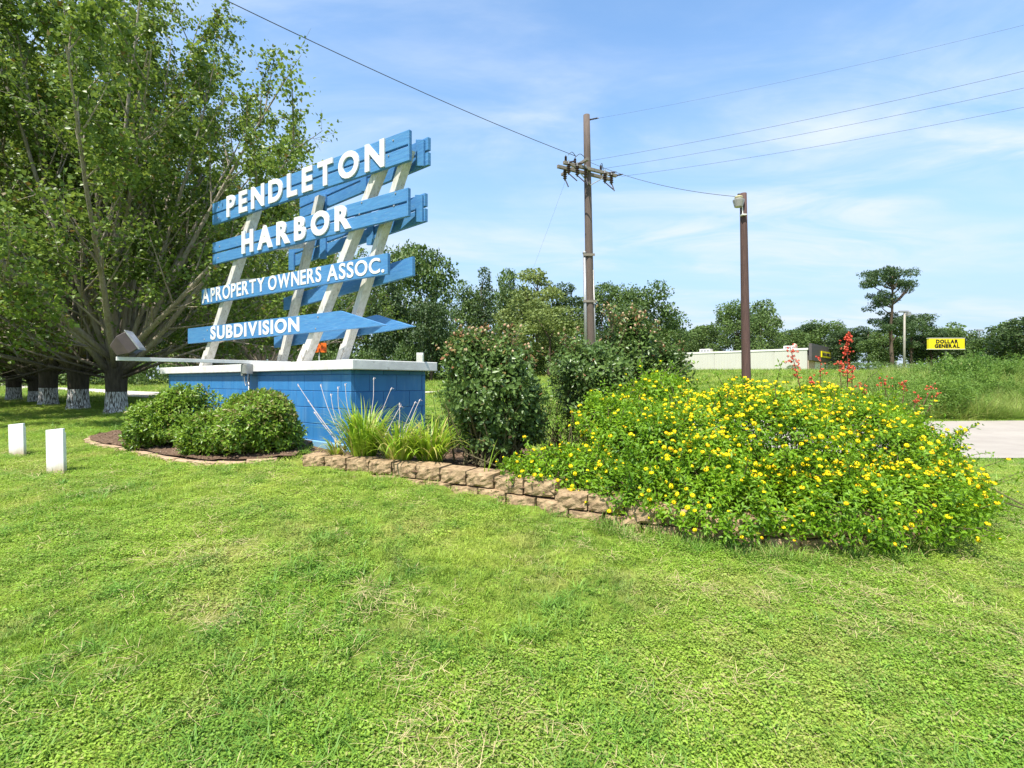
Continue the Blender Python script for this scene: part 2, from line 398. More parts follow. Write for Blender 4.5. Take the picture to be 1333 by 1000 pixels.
# ------------------------------------------------------------------ terrain height
CP = np.array([(0, 0, -.5), (-3, 1.5, -.48), (3, 1.5, -.5), (-8, 0, -.45), (8, 0, -.5), (0, 2.5, -.45), (-2.5, 3.2, -.30), (3, 2.6, -.47),
 (-4.6, 5.1, -.15), (-5.5, 4, -.25), (-6.6, 6.2, -.10), (-4.8, 6.4, -.08), (-3.5, 5.5, -.08), (-2.2, 5.1, -.055), (-.43, 4.3, -.12), (.145, 4.0, -.175), (.7, 3.7, -.33),
 (1.65, 3.45, -.38), (3, 3.5, -.42), (4.6, 4.4, -.45), (5.5, 5.5, -.46), (8.7, 8.7, -.5), (14, 14, -.42), (6, 9, -.5), (6, 14, -.42), (14, 9, -.5),
 (-1.76, 5.65, 0), (-6.45, 9.4, .02), (-1, 6.7, .02), (-3, 8, .02), (-8.6, 10.9, .09), (-10.3, 12.3, .1), (-16, 16.5, .1), (-14, 10, .08), (-20, 12, .08),
 (-14, 22, .1), (-25, 30, .1), (-40, 45, .12), (-35, 60, .5), (-10, 30, .3), (-12, 45, .7), (-5, 25, .3), (-4, 60, 1.4), (0, 9, .08), (1.5, 7.5, -.1), (4, 7, -.42),
 (2, 12, .0), (5, 20, .25), (10, 30, .8), (15, 17, -.1), (22, 17, -.1), (17, 22, .65), (24, 24, .6), (12, 22, .5), (30, 60, 1.9), (10, 60, 1.7), (45, 50, 1.2), (35, 30, .8), (58, 100, 2.7), (40, 115, 2.7), (75, 110, 2.7),
 (80, 80, 1.5), (0, 120, 2.8), (-60, 120, 1.6), (0, 400, 3), (300, 400, 3), (-300, 400, 2), (100, 200, 2.8), (-100, 60, .6), (150, 60, 1)], float)
def qmap(x, y):
    yy = np.maximum(y, -3) + 4
    return np.stack([2 * x / (yy + 2), 1.5 * np.log(yy)], -1)
_S = .75
_Q = qmap(CP[:, 0], CP[:, 1])
_K = np.exp(-((_Q[:, None] - _Q[None]) ** 2).sum(-1) / 2 / _S ** 2)
_MZ = .3
_W = np.linalg.solve(_K + .02 * np.eye(len(CP)), CP[:, 2] - _MZ)
def G(x, y):
    x = np.asarray(x, float); y = np.asarray(y, float)
    q = qmap(x, y).reshape(-1, 2); o = np.empty(len(q))
    for i in range(0, len(q), 20000):
        o[i:i + 20000] = np.exp(-((q[i:i + 20000, None] - _Q[None]) ** 2).sum(-1) / 2 / _S ** 2) @ _W + _MZ
    return o.reshape(x.shape)
def g1(x, y): return float(G(np.array([x]), np.array([y]))[0])
def in_poly(x, y, poly):
    r = np.zeros(x.shape, bool); n = len(poly)
    for i in range(n):
        x1, y1 = poly[i]; x2, y2 = poly[(i + 1) % n]
        c = ((y1 > y) != (y2 > y)) & (x < (x2 - x1) * (y - y1) / (y2 - y1 + 1e-12) + x1)
        r ^= c
    return r
def smooth_line(pts, n):
    pts = np.array(pts, float); t = np.arange(len(pts)); tt = np.linspace(0, len(pts) - 1, n); o = []
    for q in tt:
        i = min(int(q), len(pts) - 2); f = q - i
        p0, p1, p2, p3 = pts[max(i - 1, 0)], pts[i], pts[i + 1], pts[min(i + 2, len(pts) - 1)]
        o.append(.5 * (2 * p1 + (p2 - p0) * f + (2 * p0 - 5 * p1 + 4 * p2 - p3) * f * f + (3 * p1 - p0 - 3 * p2 + p3) * f ** 3))
    return np.array(o)

# sign base frame: near corner, direction to the left end, direction to the back
C0 = np.array([-1.76, 5.65]); UL = np.array([-.782, .623]); VB = np.array([.623, .782])
CAPL, CAPW = 6.0, 1.27
def bp(u, v, z=0): q = C0 + UL * u + VB * v; return np.array([q[0], q[1], z])
# bed outlines
WALL_CURVE = smooth_line([(-2.12, 5.15), (-1.35, 4.83), (-.43, 4.36), (.145, 4.05), (.70, 3.77), (1.65, 3.54), (2.6, 3.66), (3.4, 4.08), (3.95, 4.9)], 60)
EDGE_CURVE = smooth_line([(-5.95, 7.9), (-6.0, 7.35), (-5.6, 6.85), (-4.75, 6.3), (-3.55, 5.5), (-2.9, 5.3), (-2.3, 5.42)], 40)
BED_R = [tuple(p) for p in WALL_CURVE] + [(3.9, 5.9), (2.5, 6.6), (1.3, 6.9), (-.2, 6.6), (-.9, 6.5), tuple(bp(.1, .05)[:2]), tuple(bp(.9, .05)[:2])]
BED_L = [tuple(p) for p in EDGE_CURVE] + [tuple(bp(.9, .05)[:2]), tuple(bp(5.6, .05)[:2])]

# ------------------------------------------------------------------ ground
def axis(lims, steps):
    o = [lims[0]]
    for (a, b, s) in steps:
        o += list(np.linspace(a, b, max(2, int(round((b - a) / s)) + 1))[1:])
    return np.array(o)
xs = axis([-500], [(-500, -100, 40), (-100, -30, 5), (-30, -9, .7), (-9, 9, .2), (9, 30, .7), (30, 100, 5), (100, 600, 40)])
ys = axis([-60], [(-60, -6, 6), (-6, 1, .5), (1, 12, .2), (12, 35, .7), (35, 130, 4), (130, 900, 50)])
XX, YY = np.meshgrid(xs, ys)
ZZ = G(XX, YY)
inb = in_poly(XX, YY, BED_R) | in_poly(XX, YY, BED_L)
ZZ = ZZ + np.where(inb, -.10, 0)
idx = np.arange(XX.size).reshape(XX.shape)
quads = np.stack([idx[:-1, :-1], idx[:-1, 1:], idx[1:, 1:], idx[1:, :-1]], -1).reshape(-1, 4)
g = MB(); g.add(np.stack([XX, YY, ZZ], -1).reshape(-1, 3), quads)
tag(g.build('ground', M['ground'], smooth=True), 'green mown lawn and field rising gently to the tree line', kind='structure')

def strip(name, left, right, n, m, matl, dz, label):
    L = smooth_line(left, n); Rr = smooth_line(right, n); mb = MB()
    t = np.linspace(0, 1, m)
    P = L[:, None] * (1 - t[None, :, None]) + Rr[:, None] * t[None, :, None]
    Z = G(P[..., 0], P[..., 1]) + dz
    id_ = np.arange(n * m).reshape(n, m)
    q = np.stack([id_[:-1, :-1], id_[1:, :-1], id_[1:, 1:], id_[:-1, 1:]], -1).reshape(-1, 4)
    mb.add(np.concatenate([P, Z[..., None]], -1).reshape(-1, 3), q)
    o = mb.build(name, matl, smooth=True)
    return tag(o, label, kind='structure')
ROAD_R = [(3.2, 8.9), (6, 8.65), (12, 8.6), (22, 8.7), (45, 8.9)], [(3.2, 13.3), (6, 13.9), (12, 14.2), (22, 14.3), (45, 14.6)]
strip('road', ROAD_R[0], ROAD_R[1], 90, 14, M['road'], .03, 'pale concrete road crossing behind the lantana bush at right')
ROAD_L = [(-4.5, 13.8), (-9, 16.0), (-14, 19.0), (-19.5, 25), (-29, 33), (-44, 44), (-90, 80)], [(-3, 21), (-9, 22.5), (-19, 27.5), (-31, 38), (-44.5, 49), (-70, 72), (-120, 110)]
strip('gravel_road', ROAD_L[0], ROAD_L[1], 120, 10, M['gravel'], .06, 'pale gravel road passing behind the whitewashed trees')

# garden beds: mulch sheets
def bed(name, poly, z0, label, k):
    p = np.array(poly); c = p.mean(0); mb = MB(); rings = 14; n = len(p)
    vs = []
    for i in range(rings + 1):
        s = i / rings; q = c + (p - c) * s
        z = z0(q[:, 0], q[:, 1]) + np.random.default_rng(k + i).normal(0, .008, n)
        vs.append(np.column_stack([q, z]))
    id_ = np.arange((rings + 1) * n).reshape(rings + 1, n)
    a = id_[:-1]; b = id_[1:]
    q = np.stack([a, b, np.roll(b, -1, 1), np.roll(a, -1, 1)], -1).reshape(-1, 4)
    mb.add(np.vstack(vs), q)
    return tag(mb.build(name, M['mulch'], smooth=True), label, kind='structure')
def bedz(x): return np.interp(x, [-2, -.3, .3, .8, 1.65, 5], [-.04, -.06, -.10, -.20, -.30, -.36])
bed('garden_bed', BED_R, lambda x, y: bedz(x), 'brown mulch bed behind the stone retaining wall', 1)
bed('shrub_bed', BED_L, lambda x, y: G(x, y) + .03, 'brown mulch bed under the two rounded shrubs', 40)

# ------------------------------------------------------------------ sign base
base = thing('sign_base', 'long blue painted block base with white cap slab under the big sign', 'sign base', bp(0, 0, 0))
FB = .075      # cap overhang in front
WL0, WL1, WV0, WV1 = .14, CAPL - .19, FB, CAPW - .075
mb = MB(); mb.par(bp(0, 0, .888), *(np.array([*UL, 0]) * CAPL, np.array([*VB, 0]) * CAPW, np.array([0, 0, .112])))
mb.build('cap_slab', M['white_paint'], base, bevel=.008)
mb = MB(); mb.par(bp(WL0 + .006, WV0 + .006, -.15), np.array([*UL, 0]) * (WL1 - WL0 - .012), np.array([*VB, 0]) * (WV1 - WV0 - .012), (0, 0, 1.036))
mb.build('mortar_core', M['mortar_blue'], base)
mb = MB(); mb.par(bp(WL0 - .04, WV0 - .04, -.2), np.array([*UL, 0]) * (WL1 - WL0 + .08), np.array([*VB, 0]) * (WV1 - WV0 + .08), (0, 0, .235))
mb.build('footing', M['footing_blue'], base, bevel=.008)
ucos = np.array([*UL, 0]); vcos = np.array([*VB, 0])
def block_mesh(w, h, name):
    b = MB(); b.box((0, 0, 0), (w - .008, .05, h - .008)); me = b.mesh(name, M['wall_blue']); return me
blk = {}
def block(o3, ang, w, h):
    key = (round(w, 3), round(h, 3))
    if key not in blk: blk[key] = block_mesh(w, h, 'block')
    o = link_copy(blk[key], 'block', base, Vector(o3) - base.location, (0, 0, ang))
    bv = o.modifiers.new('bevel', 'BEVEL'); bv.width = .003; bv.segments = 1
angU = math.atan2(UL[1], UL[0]); angV = math.atan2(VB[1], VB[0])
def courses(length, start, fixed, ang, outward):
    z = .036; k = 0
    while z < .885:
        h = min(.2, .886 - z); u = 0.0
        first = .2 if k % 2 else .4
        while u < length - .01:
            w = min(first if u == 0 else .4, length - u)
            if w < .06: break
            block(start(u + w / 2, z + h / 2 + random.Random(int(u * 91 + z * 77)).uniform(-.0006, .0006)), ang, w, h)
            u += w
        z += h; k += 1
LN = WL1 - WL0; LW = WV1 - WV0
courses(LN, lambda u, z: bp(WL0 + u, WV0 + .027, z), 0, angU, -1)
courses(LN, lambda u, z: bp(WL0 + u, WV1 - .027, z), 0, angU, 1)
courses(LW - .104, lambda v_, z: bp(WL0 + .027, WV0 + .052 + v_, z), 0, angV, -1)
courses(LW - .104, lambda v_, z: bp(WL1 - .027, WV0 + .052 + v_, z), 0, angV, -1)

# ------------------------------------------------------------------ the sign
FP = np.array([-1.2, 6.01]); FD = np.array([-.834, .551])
RP_ = at(557, 496, 6.05); RQ_ = at(376, 496, 6.05 / (1 - .0017 * 181))
RP = np.array([RP_.x, RP_.y]); RD = np.array([RQ_.x - RP_.x, RQ_.y - RP_.y]); RD /= np.linalg.norm(RD)
class Plane:
    def __init__(s, P, D, off=0):
        s.D = D / np.linalg.norm(D); s.Nb = np.array([-s.D[1], s.D[0]])
        if s.Nb[1] < 0: s.Nb = -s.Nb
        s.P = P + s.Nb * off; s.n3 = np.array([*s.Nb, 0]); s.d3 = np.array([*s.D, 0])
    def hit(s, px, py):
        k = (px - 666.5) / F
        t = (s.P[0] - k * s.P[1]) / (k * s.D[1] - s.D[0])
        q = s.P + s.D * t
        return np.array([q[0], q[1], EYE + (HOR - py) / F * q[1]])
FRT = Plane(FP, FD); REA = Plane(RP, RD)
foot = FRT.hit(392, 470)
sign = thing('neighborhood_sign', 'large blue slatted sign reading Pendleton Harbor on slanted white posts', 'sign', (float(foot[0]), float(foot[1]), 1.0))
BT = .045
def board(pl, corners, name='board', th=BT, label=None, m='board_blue'):
    P = [pl.hit(*c) for c in corners]
    b = MB(); b.prism(P, pl.n3 * th)
    o = b.build(name, M[m], sign, bevel=.004)
    if label: o['label'] = label
    return o
def pair(pl, xl, tl, bl, xr, tr, br, gap=.075):
    """upper and lower board of a slatted pair"""
    fu = (1 - gap) / 2
    def L(f, a, b): return a + (b - a) * f
    up = board(pl, [(xl, tl), (xr, tr), (xr, L(fu, tr, br)), (xl, L(fu, tl, bl))])
    lo = board(pl, [(xl, L(fu + gap, tl, bl)), (xr, L(fu + gap, tr, br)), (xr, br), (xl, bl)])
    return up, lo
p1, _ = pair(FRT, 276.5, 265.5, 293, 531, 169, 209)
p2, _ = pair(FRT, 276.5, 316.5, 344.5, 529.5, 244.5, 281.5)
p3 = board(FRT, [(262.5, 377.5), (504.5, 329.3), (504.5, 356.6), (262.5, 397)])
p4 = board(FRT, [(244.4, 428), (443, 404.6), (503, 423.3), (458, 428), (244.4, 447.5)], label='blue arrow board pointing right')
r1, _ = pair(REA, 390, 257.5, 284.5, 557, 178, 214.5)
r2, _ = pair(REA, 375.7, 318, 349, 553, 251, 288)
r3 = board(REA, [(369, 388), (536.6, 333.8), (536.6, 358.7), (369, 404)])
r4 = board(REA, [(356.6, 439), (489.6, 410), (538, 425), (500, 431.5), (356.6, 453)], label='rear blue arrow board pointing right')
# vertical battens: on the camera side of the rear boards, behind the front boards
REAF = Plane(RP, RD, -.03)
FRTB = Plane(FP, FD, BT + .001)
def batten(pl, x0, x1, y0, y1, th=.028):
    return board(pl, [(x0, y0), (x1, y0), (x1, y1), (x0, y1)], 'batten', th)
batten(REAF, 416, 423.5, 252, 337); batten(REAF, 375.5, 382, 328, 352); batten(REAF, 477, 485, 280, 319)
batten(REAF, 541, 551, 181.5, 216); batten(REAF, 540, 549, 253.5, 289); batten(REAF, 469, 476, 217, 249)
def endcap(pl, x, y0, y1, w=.02):
    a = pl.hit(x, y0); b_ = pl.hit(x, y1); mb_ = MB()
    mb_.par(b_ - pl.d3 * .001, -pl.d3 * w, pl.n3 * BT, np.array([0, 0, a[2] - b_[2]])); mb_.build('end_batten', M['board_blue'], sign, bevel=.003)
endcap(FRT, 531, 169, 209); endcap(FRT, 529.5, 244.5, 281.5)

for bx_, by_ in ((334, 254), (331, 272), (471, 264), (468, 279), (414, 413), (411, 428), (270, 430), (266, 442), (512, 183), (506, 203), (285, 270), (284, 284), (286, 321), (284, 336), (515, 252), (513, 268), (495, 340)):
    c_ = FRT.hit(bx_, by_); m_ = MB(); m_.lathe(c_ - FRT.n3 * .008, [(.010, 0), (.012, .004), (.012, .009)], 8, tuple(FRT.n3)); m_.build('bolt', M['grey_metal'], sign)
# posts
def post(pl, off, fx, fy, tx, ty, w=.13, d=.13):
    q = Plane(pl.P, pl.D, off)
    a = q.hit(fx, fy); b_ = q.hit(tx, ty)
    k = (1.0 - a[2]) / (b_[2] - a[2]); a = a + (b_ - a) * k        # foot exactly on the cap
    mb_ = MB(); mb_.par(a - q.d3 * w / 2 - q.n3 * d / 2 * 0, q.d3 * w, q.n3 * d, b_ - a)
    mb_.build('post', M['post_white'], sign, bevel=.004)
    c = MB(); c.par(a + q.d3 * (w / 2 + .001), q.d3 * .04, q.n3 * (d - .02), (b_ - a) * (.28 / (b_[2] - a[2])))
    c.build('post_cleat', M['post_white'], sign, bevel=.004)
    c = MB(); c.par(a - q.n3 * .0225 - q.d3 * .045, q.d3 * .10, q.n3 * .02, (b_ - a) * (.20 / (b_[2] - a[2])))
    c.build('post_cleat', M['post_white'], sign, bevel=.003)
    return a, b_
A0, A1 = post(FRT, BT + .003, 263, 476, 331, 263)
B0, B1 = post(FRT, BT + .003, 392, 469, 502, 190)
Cc0, Cc1 = post(REA, -.163, 364, 468.5, 412.5, 255, d=.11)
D0, D1 = post(REA, -.163, 442, 467, 527, 196, d=.11)
for z0 in (2.83, 2.33):
    a = A0 + (A1 - A0) * ((z0 - A0[2]) / (A1[2] - A0[2])); b_ = Cc0 + (Cc1 - Cc0) * ((z0 - Cc0[2]) / (Cc1[2] - Cc0[2]))
    a = a + FRT.n3 * .11; dd = b_ - a; ln = np.linalg.norm(dd); dn = dd / ln; sd = np.cross(dn, [0, 0, 1])
    m_ = MB(); m_.par(a - sd * .03, dd - dn * .01, sd * .06, (0, 0, .09)); m_.build('brace', M['post_white'], sign, bevel=.003)

# lettering
_glyph = {}
def glyph(ch, offset, extr):
    key = (ch, offset, extr)
    if key in _glyph: return _glyph[key]
    cu = bpy.data.curves.new('glyph', 'FONT'); cu.body = ch; cu.size = 1; cu.offset = offset; cu.extrude = extr; cu.resolution_u = 5
    ob = bpy.data.objects.new('glyph', cu); C.objects.link(ob)
    dg = bpy.context.evaluated_depsgraph_get(); dg.update()
    me = bpy.data.meshes.new_from_object(ob.evaluated_get(dg))
    n = len(me.vertices); co = np.empty(n * 3); me.vertices.foreach_get('co', co); co = co.reshape(-1, 3)
    faces = [tuple(p.vertices) for p in me.polygons]
    bpy.data.objects.remove(ob); bpy.data.curves.remove(cu); bpy.data.meshes.remove(me)
    _glyph[key] = (co, faces); return _glyph[key]
def lettering(text, pl, x0, b0, t0, x1, b1, t1, parent, matl, gap=.2, offset=.02, th=.012, space=.5, name='letter', hmax=None, thickscale=1.0):
    """letters between photo columns x0 and x1 on a plane, baseline b0->b1, cap line t0->t1"""
    BL, BR, TL, TR = pl.hit(x0, b0), pl.hit(x1, b1), pl.hit(x0, t0), pl.hit(x1, t1)
    capco, _ = glyph('H', offset, .5); ch_ = capco[:, 1].max() - capco[:, 1].min(); cb = capco[:, 1].min()
    items = []; tot = 0
    ws = [(glyph(c, offset, .5)[0][:, 0].max() - glyph(c, offset, .5)[0][:, 0].min()) if c != ' ' else None for c in text]
    avg = np.mean([w for w in ws if w]); x = 0
    for c, w in zip(text, ws):
        if w is None: x += avg * space; continue
        items.append((c, x, w)); x += w + gap * avg
    tot = x - gap * avg
    for c, xo, w in items:
        co, fc = glyph(c, offset, .5)
        u = (xo + co[:, 0] - co[:, 0].min()) / tot; v_ = (co[:, 1] - cb) / ch_
        Pp = (BL[None] * (1 - u)[:, None] + BR[None] * u[:, None]) * (1 - v_)[:, None] + (TL[None] * (1 - u)[:, None] + TR[None] * u[:, None]) * v_[:, None]
        Pp = Pp - pl.n3[None] * ((co[:, 2] + .5) * th + .001)[:, None]
        mb_ = MB(); mb_.add(Pp, fc); mb_.build(name, matl, parent)
lettering('PENDLETON', FRT, 296.4, 283.5, 256.5, 501.7, 217, 180.5, p1, M['letter_white'], gap=.38, offset=.036, th=.02)
lettering('HARBOR', FRT, 316, 331, 302, 457.8, 297, 264.5, p2, M['letter_white'], gap=.34, offset=.046, th=.02)
lettering('A', FRT, 263.6, 395.3, 376.5, 272.5, 393.3, 375, p3, M['letter_white'], gap=.16, offset=.02, th=.006)
lettering('PROPERTY', FRT, 274.8, 393.2, 375.2, 345, 378.6, 360.6, p3, M['letter_white'], gap=.16, offset=.02, th=.006)
lettering('OWNERS', FRT, 349.5, 378.5, 360, 418.5, 366.5, 347, p3, M['letter_white'], gap=.15, offset=.02, th=.006)
lettering('ASSOC.', FRT, 426, 366.5, 346, 500.5, 354.5, 334.5, p3, M['letter_white'], gap=.15, offset=.02, th=.006)
lettering('SUBDIVISION', FRT, 274.4, 442.5, 425.3, 390, 431.3, 412.5, p4, M['letter_white'], gap=.22, offset=.034, th=.006)

# floodlight on its arm
fl = thing('floodlight', 'bronze floodlight on a long white arm reaching out from the blue base', 'floodlight', (-3.67, 7.17, 1.0))
arm0 = np.array([-3.3, 7.62, 1.026]); arm1 = np.array([-4.70, 6.08, 1.026]); ad = arm1 - arm0; al = np.linalg.norm(ad); adn = ad / al; asd = np.cross(adn, [0, 0, 1])
m_ = MB(); m_.par(arm0 - asd * .022 + np.array([0, 0, -.024]), ad, asd * .044, (0, 0, .046)); m_.build('arm', M['white_paint'], fl, bevel=.003)
hc = np.array(at(163, 450.5, 6.14))
# head: box whose lens faces the sign and slightly up, seen from its side and back
e1 = np.array(Vector((.80, .25, .55)).normalized()); e3 = np.cross(e1, np.array([-.3, .95, 0])); e3 /= np.linalg.norm(e3)
if e3[2] < 0: e3 = -e3
e2 = np.cross(e3, e1)
h1, h3, h2 = .235, .245, .20
def hp(a, b, c): return hc + e1 * a + e2 * b + e3 * c
m_ = MB()
vs = [hp(-h1 / 2, s2 * .07, s3 * .07) for s2, s3 in ((-1, -1), (1, -1), (1, 1), (-1, 1))] + [hp(h1 * .05, s2 * h2 / 2, s3 * h3 / 2) for s2, s3 in ((-1, -1), (1, -1), (1, 1), (-1, 1))] + [hp(h1 / 2, s2 * h2 / 2, s3 * h3 / 2) for s2, s3 in ((-1, -1), (1, -1), (1, 1), (-1, 1))]
m_.add(vs, [(3, 2, 1, 0), (8, 9, 10, 11)] + [(k * 4 + i, k * 4 + (i + 1) % 4, (k + 1) * 4 + (i + 1) % 4, (k + 1) * 4 + i) for k in (0, 1) for i in range(4)])
head = m_.build('lamp_head', M['bronze'], fl, bevel=.01)
m_ = MB(); m_.par(hp(h1 / 2, -h2 / 2 - .012, -h3 / 2 - .012), e2 * (h2 + .024), e3 * (h3 + .024), e1 * .014); m_.build('lens_frame', M['grey_metal'], head, bevel=.003)
m_ = MB(); m_.par(hp(h1 / 2 + .0145, -h2 / 2 + .01, -h3 / 2 + .01), e2 * (h2 - .02), e3 * (h3 - .02), e1 * .003); m_.build('lens', M['glass_lens'], head)
m_ = MB(); jb = np.array(at(171, 461, 6.2)); m_.box((jb[0], jb[1], 1.075), (.07, .07, .055), .9); m_.tube([(jb[0], jb[1], 1.09), tuple(hc - e3 * .06)], .02, 8); m_.build('bracket', M['bronze'], fl, bevel=.003)
m_ = MB(); m_.box((jb[0], jb[1], 1.026), (.06, .07, .062), math.atan2(adn[1], adn[0])); m_.build('clamp', M['bronze'], fl)

# electrical box and conduit on the front of the base
eu = (float(np.dot(np.array([(324 - 666.5) / F * 7.15, 7.15]) - C0, UL)))
eb = bp(eu, -.05, .90)
el = thing('electrical_box', 'grey electrical box with conduit and looped cable under the white cap', 'electrical box', eb)
m_ = MB(); m_.box(bp(eu, -.045, .925), (.17, .085, .14), angU); m_.build('box', M['grey_metal'], el, bevel=.006)
m_ = MB(); m_.box(bp(eu + .12, -.035, .895), (.07, .06, .13), angU); m_.build('socket_cover', M['grey_metal'], el, bevel=.008)
m_ = MB(); m_.box(bp(eu, -.092, .925), (.15, .008, .12), angU); m_.build('box_lid', M['grey_metal'], el, bevel=.002)
m_ = MB(); m_.tube([bp(eu, -.02, -.1), bp(eu, -.02, .3), bp(eu, -.02, .86)], .013, 8); m_.build('conduit', M['grey_metal'], el, smooth=True)
m_ = MB(); th = np.linspace(0, PI, 14); m_.tube([bp(eu + .02 + .085 * math.cos(t), -.05, .86 - .13 * math.sin(t)) for t in th], .006, 6); m_.build('cable', M['grey_metal'], el, smooth=True)
m_ = MB(); m_.tube([bp(eu + .0 + .055 * math.cos(t) - .02, -.065, .86 - .17 * math.sin(t)) for t in th], .005, 6); m_.build('cable', M['grey_metal'], el, smooth=True)
# small hose tap on the wall
tp = np.array(at(269, 531, 7.75)); tu = float(np.dot(tp[:2] - C0, UL)); tb = bp(tu, FB - .0, tp[2])
tap = thing('hose_tap', 'small dark hose tap on the blue wall between the rounded shrubs', 'tap', tb)
m_ = MB(); m_.tube([bp(tu, FB + .01, tp[2]), bp(tu, FB - .06, tp[2]), bp(tu, FB - .09, tp[2] - .05)], .013, 8); m_.build('spout', M['marker'], tap, smooth=True)
m_ = MB(); m_.tube([bp(tu, FB - .05, tp[2]), bp(tu, FB - .05, tp[2] + .05)], .008, 6); m_.lathe(bp(tu, FB - .05, tp[2] + .05), [(.0, 0), (.028, .002), (.028, .012), (0, .014)], 8); m_.build('handle', M['bronze'], tap)

# ------------------------------------------------------------------ marker posts
def marker(x0, x1, yt, yb, d, label):
    a = at(x0, yb, d); b_ = at(x1, yb + 1, d - .05); t = at(x0, yt, d); gz = g1((a.x + b_.x) / 2, d)
    T = thing('marker_post', label, 'marker post', ((a.x + b_.x) / 2, d, gz), 'white marker posts in the lawn')
    e = np.array(b_ - a); e[2] = 0; nrm = np.cross([0, 0, 1.0], e / np.linalg.norm(e)); H = t.z - gz
    m1 = MB(); p = np.array([a.x, a.y, gz - .08]); lean = np.array([-.012, 0, H + .08])
    c0, c1, c2, c3 = p, p + e * .5 - nrm * .02 * (-1 if nrm[1] > 0 else 1) * -1, p + e, None
    th_ = .022
    poly = [p + lean, p + e + lean + np.array([0, 0, .022]), p + e, p]
    nb = nrm if nrm[1] > 0 else -nrm
    m1.prism(poly, nb * th_); m1.build('panel', M['marker'], T, bevel=.004)
    m2 = MB()
    for q in (.0, 1.0): m2.par(p + e * (.985 * q) + nb * (th_ + .001), e * .015, nb * .008, lean * .96)
    m2.build('rib', M['marker'], T, bevel=.002)
marker(60.5, 83, 560, 614.5, 5.1, 'nearer and larger white flat marker post in the lawn')
marker(11.6, 31, 553, 596, 6.0, 'farther white flat marker post near the left edge of the lawn')

# ------------------------------------------------------------------ retaining wall
rw = thing('retaining_wall', 'low curved retaining wall of rough tan stone blocks edging the lawn', 'retaining wall', (-.43, 4.36, -.15))
def rough_block(seed, name, w=.268, d=.20, h=.125, m='stone', amp=.0032):
    r = np.random.default_rng(seed); nx, ny, nz = 8, 2, 6; mb_ = MB()
    P = []; ids = {}
    fs = []
    def vid(i, j, k):
        if (i, j, k) not in ids:
            x = (i / (nx - 1) - .5) * w; y = (j / (ny - 1) - .5) * d; z = (k / (nz - 1) - .5) * h
            if j == 0: y -= .014 * (1 - abs(i / (nx - 1) - .5) * 2) ** .5 * (1 - (abs(k / (nz - 1) - .5) * 2) ** 3 * .8); y += r.normal(0, amp) + +.006 * math.sin(i * 1.7 + seed) * math.cos(k * 1.9 + seed * 2)
            if k in (0, nz - 1) and j == 0: z += r.normal(0, amp * .3) - (.005 if k == nz - 1 else -.005)
            if i in (0, nx - 1) and j == 0: x += (.003 if i == 0 else -.003); y += .010
            ids[(i, j, k)] = len(P); P.append((x, y, z))
        return ids[(i, j, k)]
    for i in range(nx - 1):
        for k in range(nz - 1):
            fs.append((vid(i, 0, k), vid(i + 1, 0, k), vid(i + 1, 0, k + 1), vid(i, 0, k + 1)))
    rim = lambda k: [vid(i, 0, k) for i in range(nx)]
    fs.append(tuple(rim(nz - 1)) + (vid(nx - 1, 1, nz - 1), vid(0, 1, nz - 1)))
    fs.append((vid(0, 1, 0), vid(nx - 1, 1, 0)) + tuple(rim(0)[::-1]))
    fs.append((vid(0, 1, 0),) + tuple(vid(0, 0, k) for k in range(nz)) + (vid(0, 1, nz - 1),))
    fs.append((vid(nx - 1, 1, nz - 1),) + tuple(vid(nx - 1, 0, k) for k in range(nz - 1, -1, -1)) + (vid(nx - 1, 1, 0),))
    fs.append((vid(0, 1, 0), vid(0, 1, nz - 1), vid(nx - 1, 1, nz - 1), vid(nx - 1, 1, 0)))
    mb_.add(P, fs); me = mb_.mesh(name, M[m])
    return me
stones = [rough_block(s, 'stone') for s in range(7)]
wc = smooth_line(WALL_CURVE, 600); seg = np.r_[0, np.cumsum(np.linalg.norm(np.diff(wc, axis=0), axis=1))]
def on_curve(s): return np.array([np.interp(s, seg, wc[:, 0]), np.interp(s, seg, wc[:, 1])])
def ztop(s): return float(np.interp(s, [0, 1.0, 1.9, 2.55, 3.2, 4.2, 8], [.02, .012, .0, -.03, -.11, -.20, -.26]))
rr = random.Random(5)
for course in range(3):
    s = .14 + (0 if course % 2 == 0 else -.15); i = 0
    while s < seg[-1] - .2:
        p = on_curve(s); q = on_curve(s + .02) - on_curve(s - .02); a = math.atan2(q[1], q[0]); nrm = np.array([-math.sin(a), math.cos(a)])
        stepz = ztop(math.floor(s / .55) * .55 + .27)
        z = stepz - .0625 - course * .128
        if z + .06 > g1(*(p - nrm * .1)) - .03:
            pp = p + nrm * (.10 + rr.uniform(-.006, .006) - course * .012)
            link_copy(stones[rr.randrange(7)], 'stone', rw, Vector((pp[0], pp[1], z + rr.uniform(-.003, .003))) - rw.location, (rr.uniform(-.02, .02), rr.uniform(-.015, .015), a + rr.uniform(-.04, .04)), (rr.uniform(.96, 1.0), 1, rr.uniform(.97, 1.0)))
        s += .272; i += 1
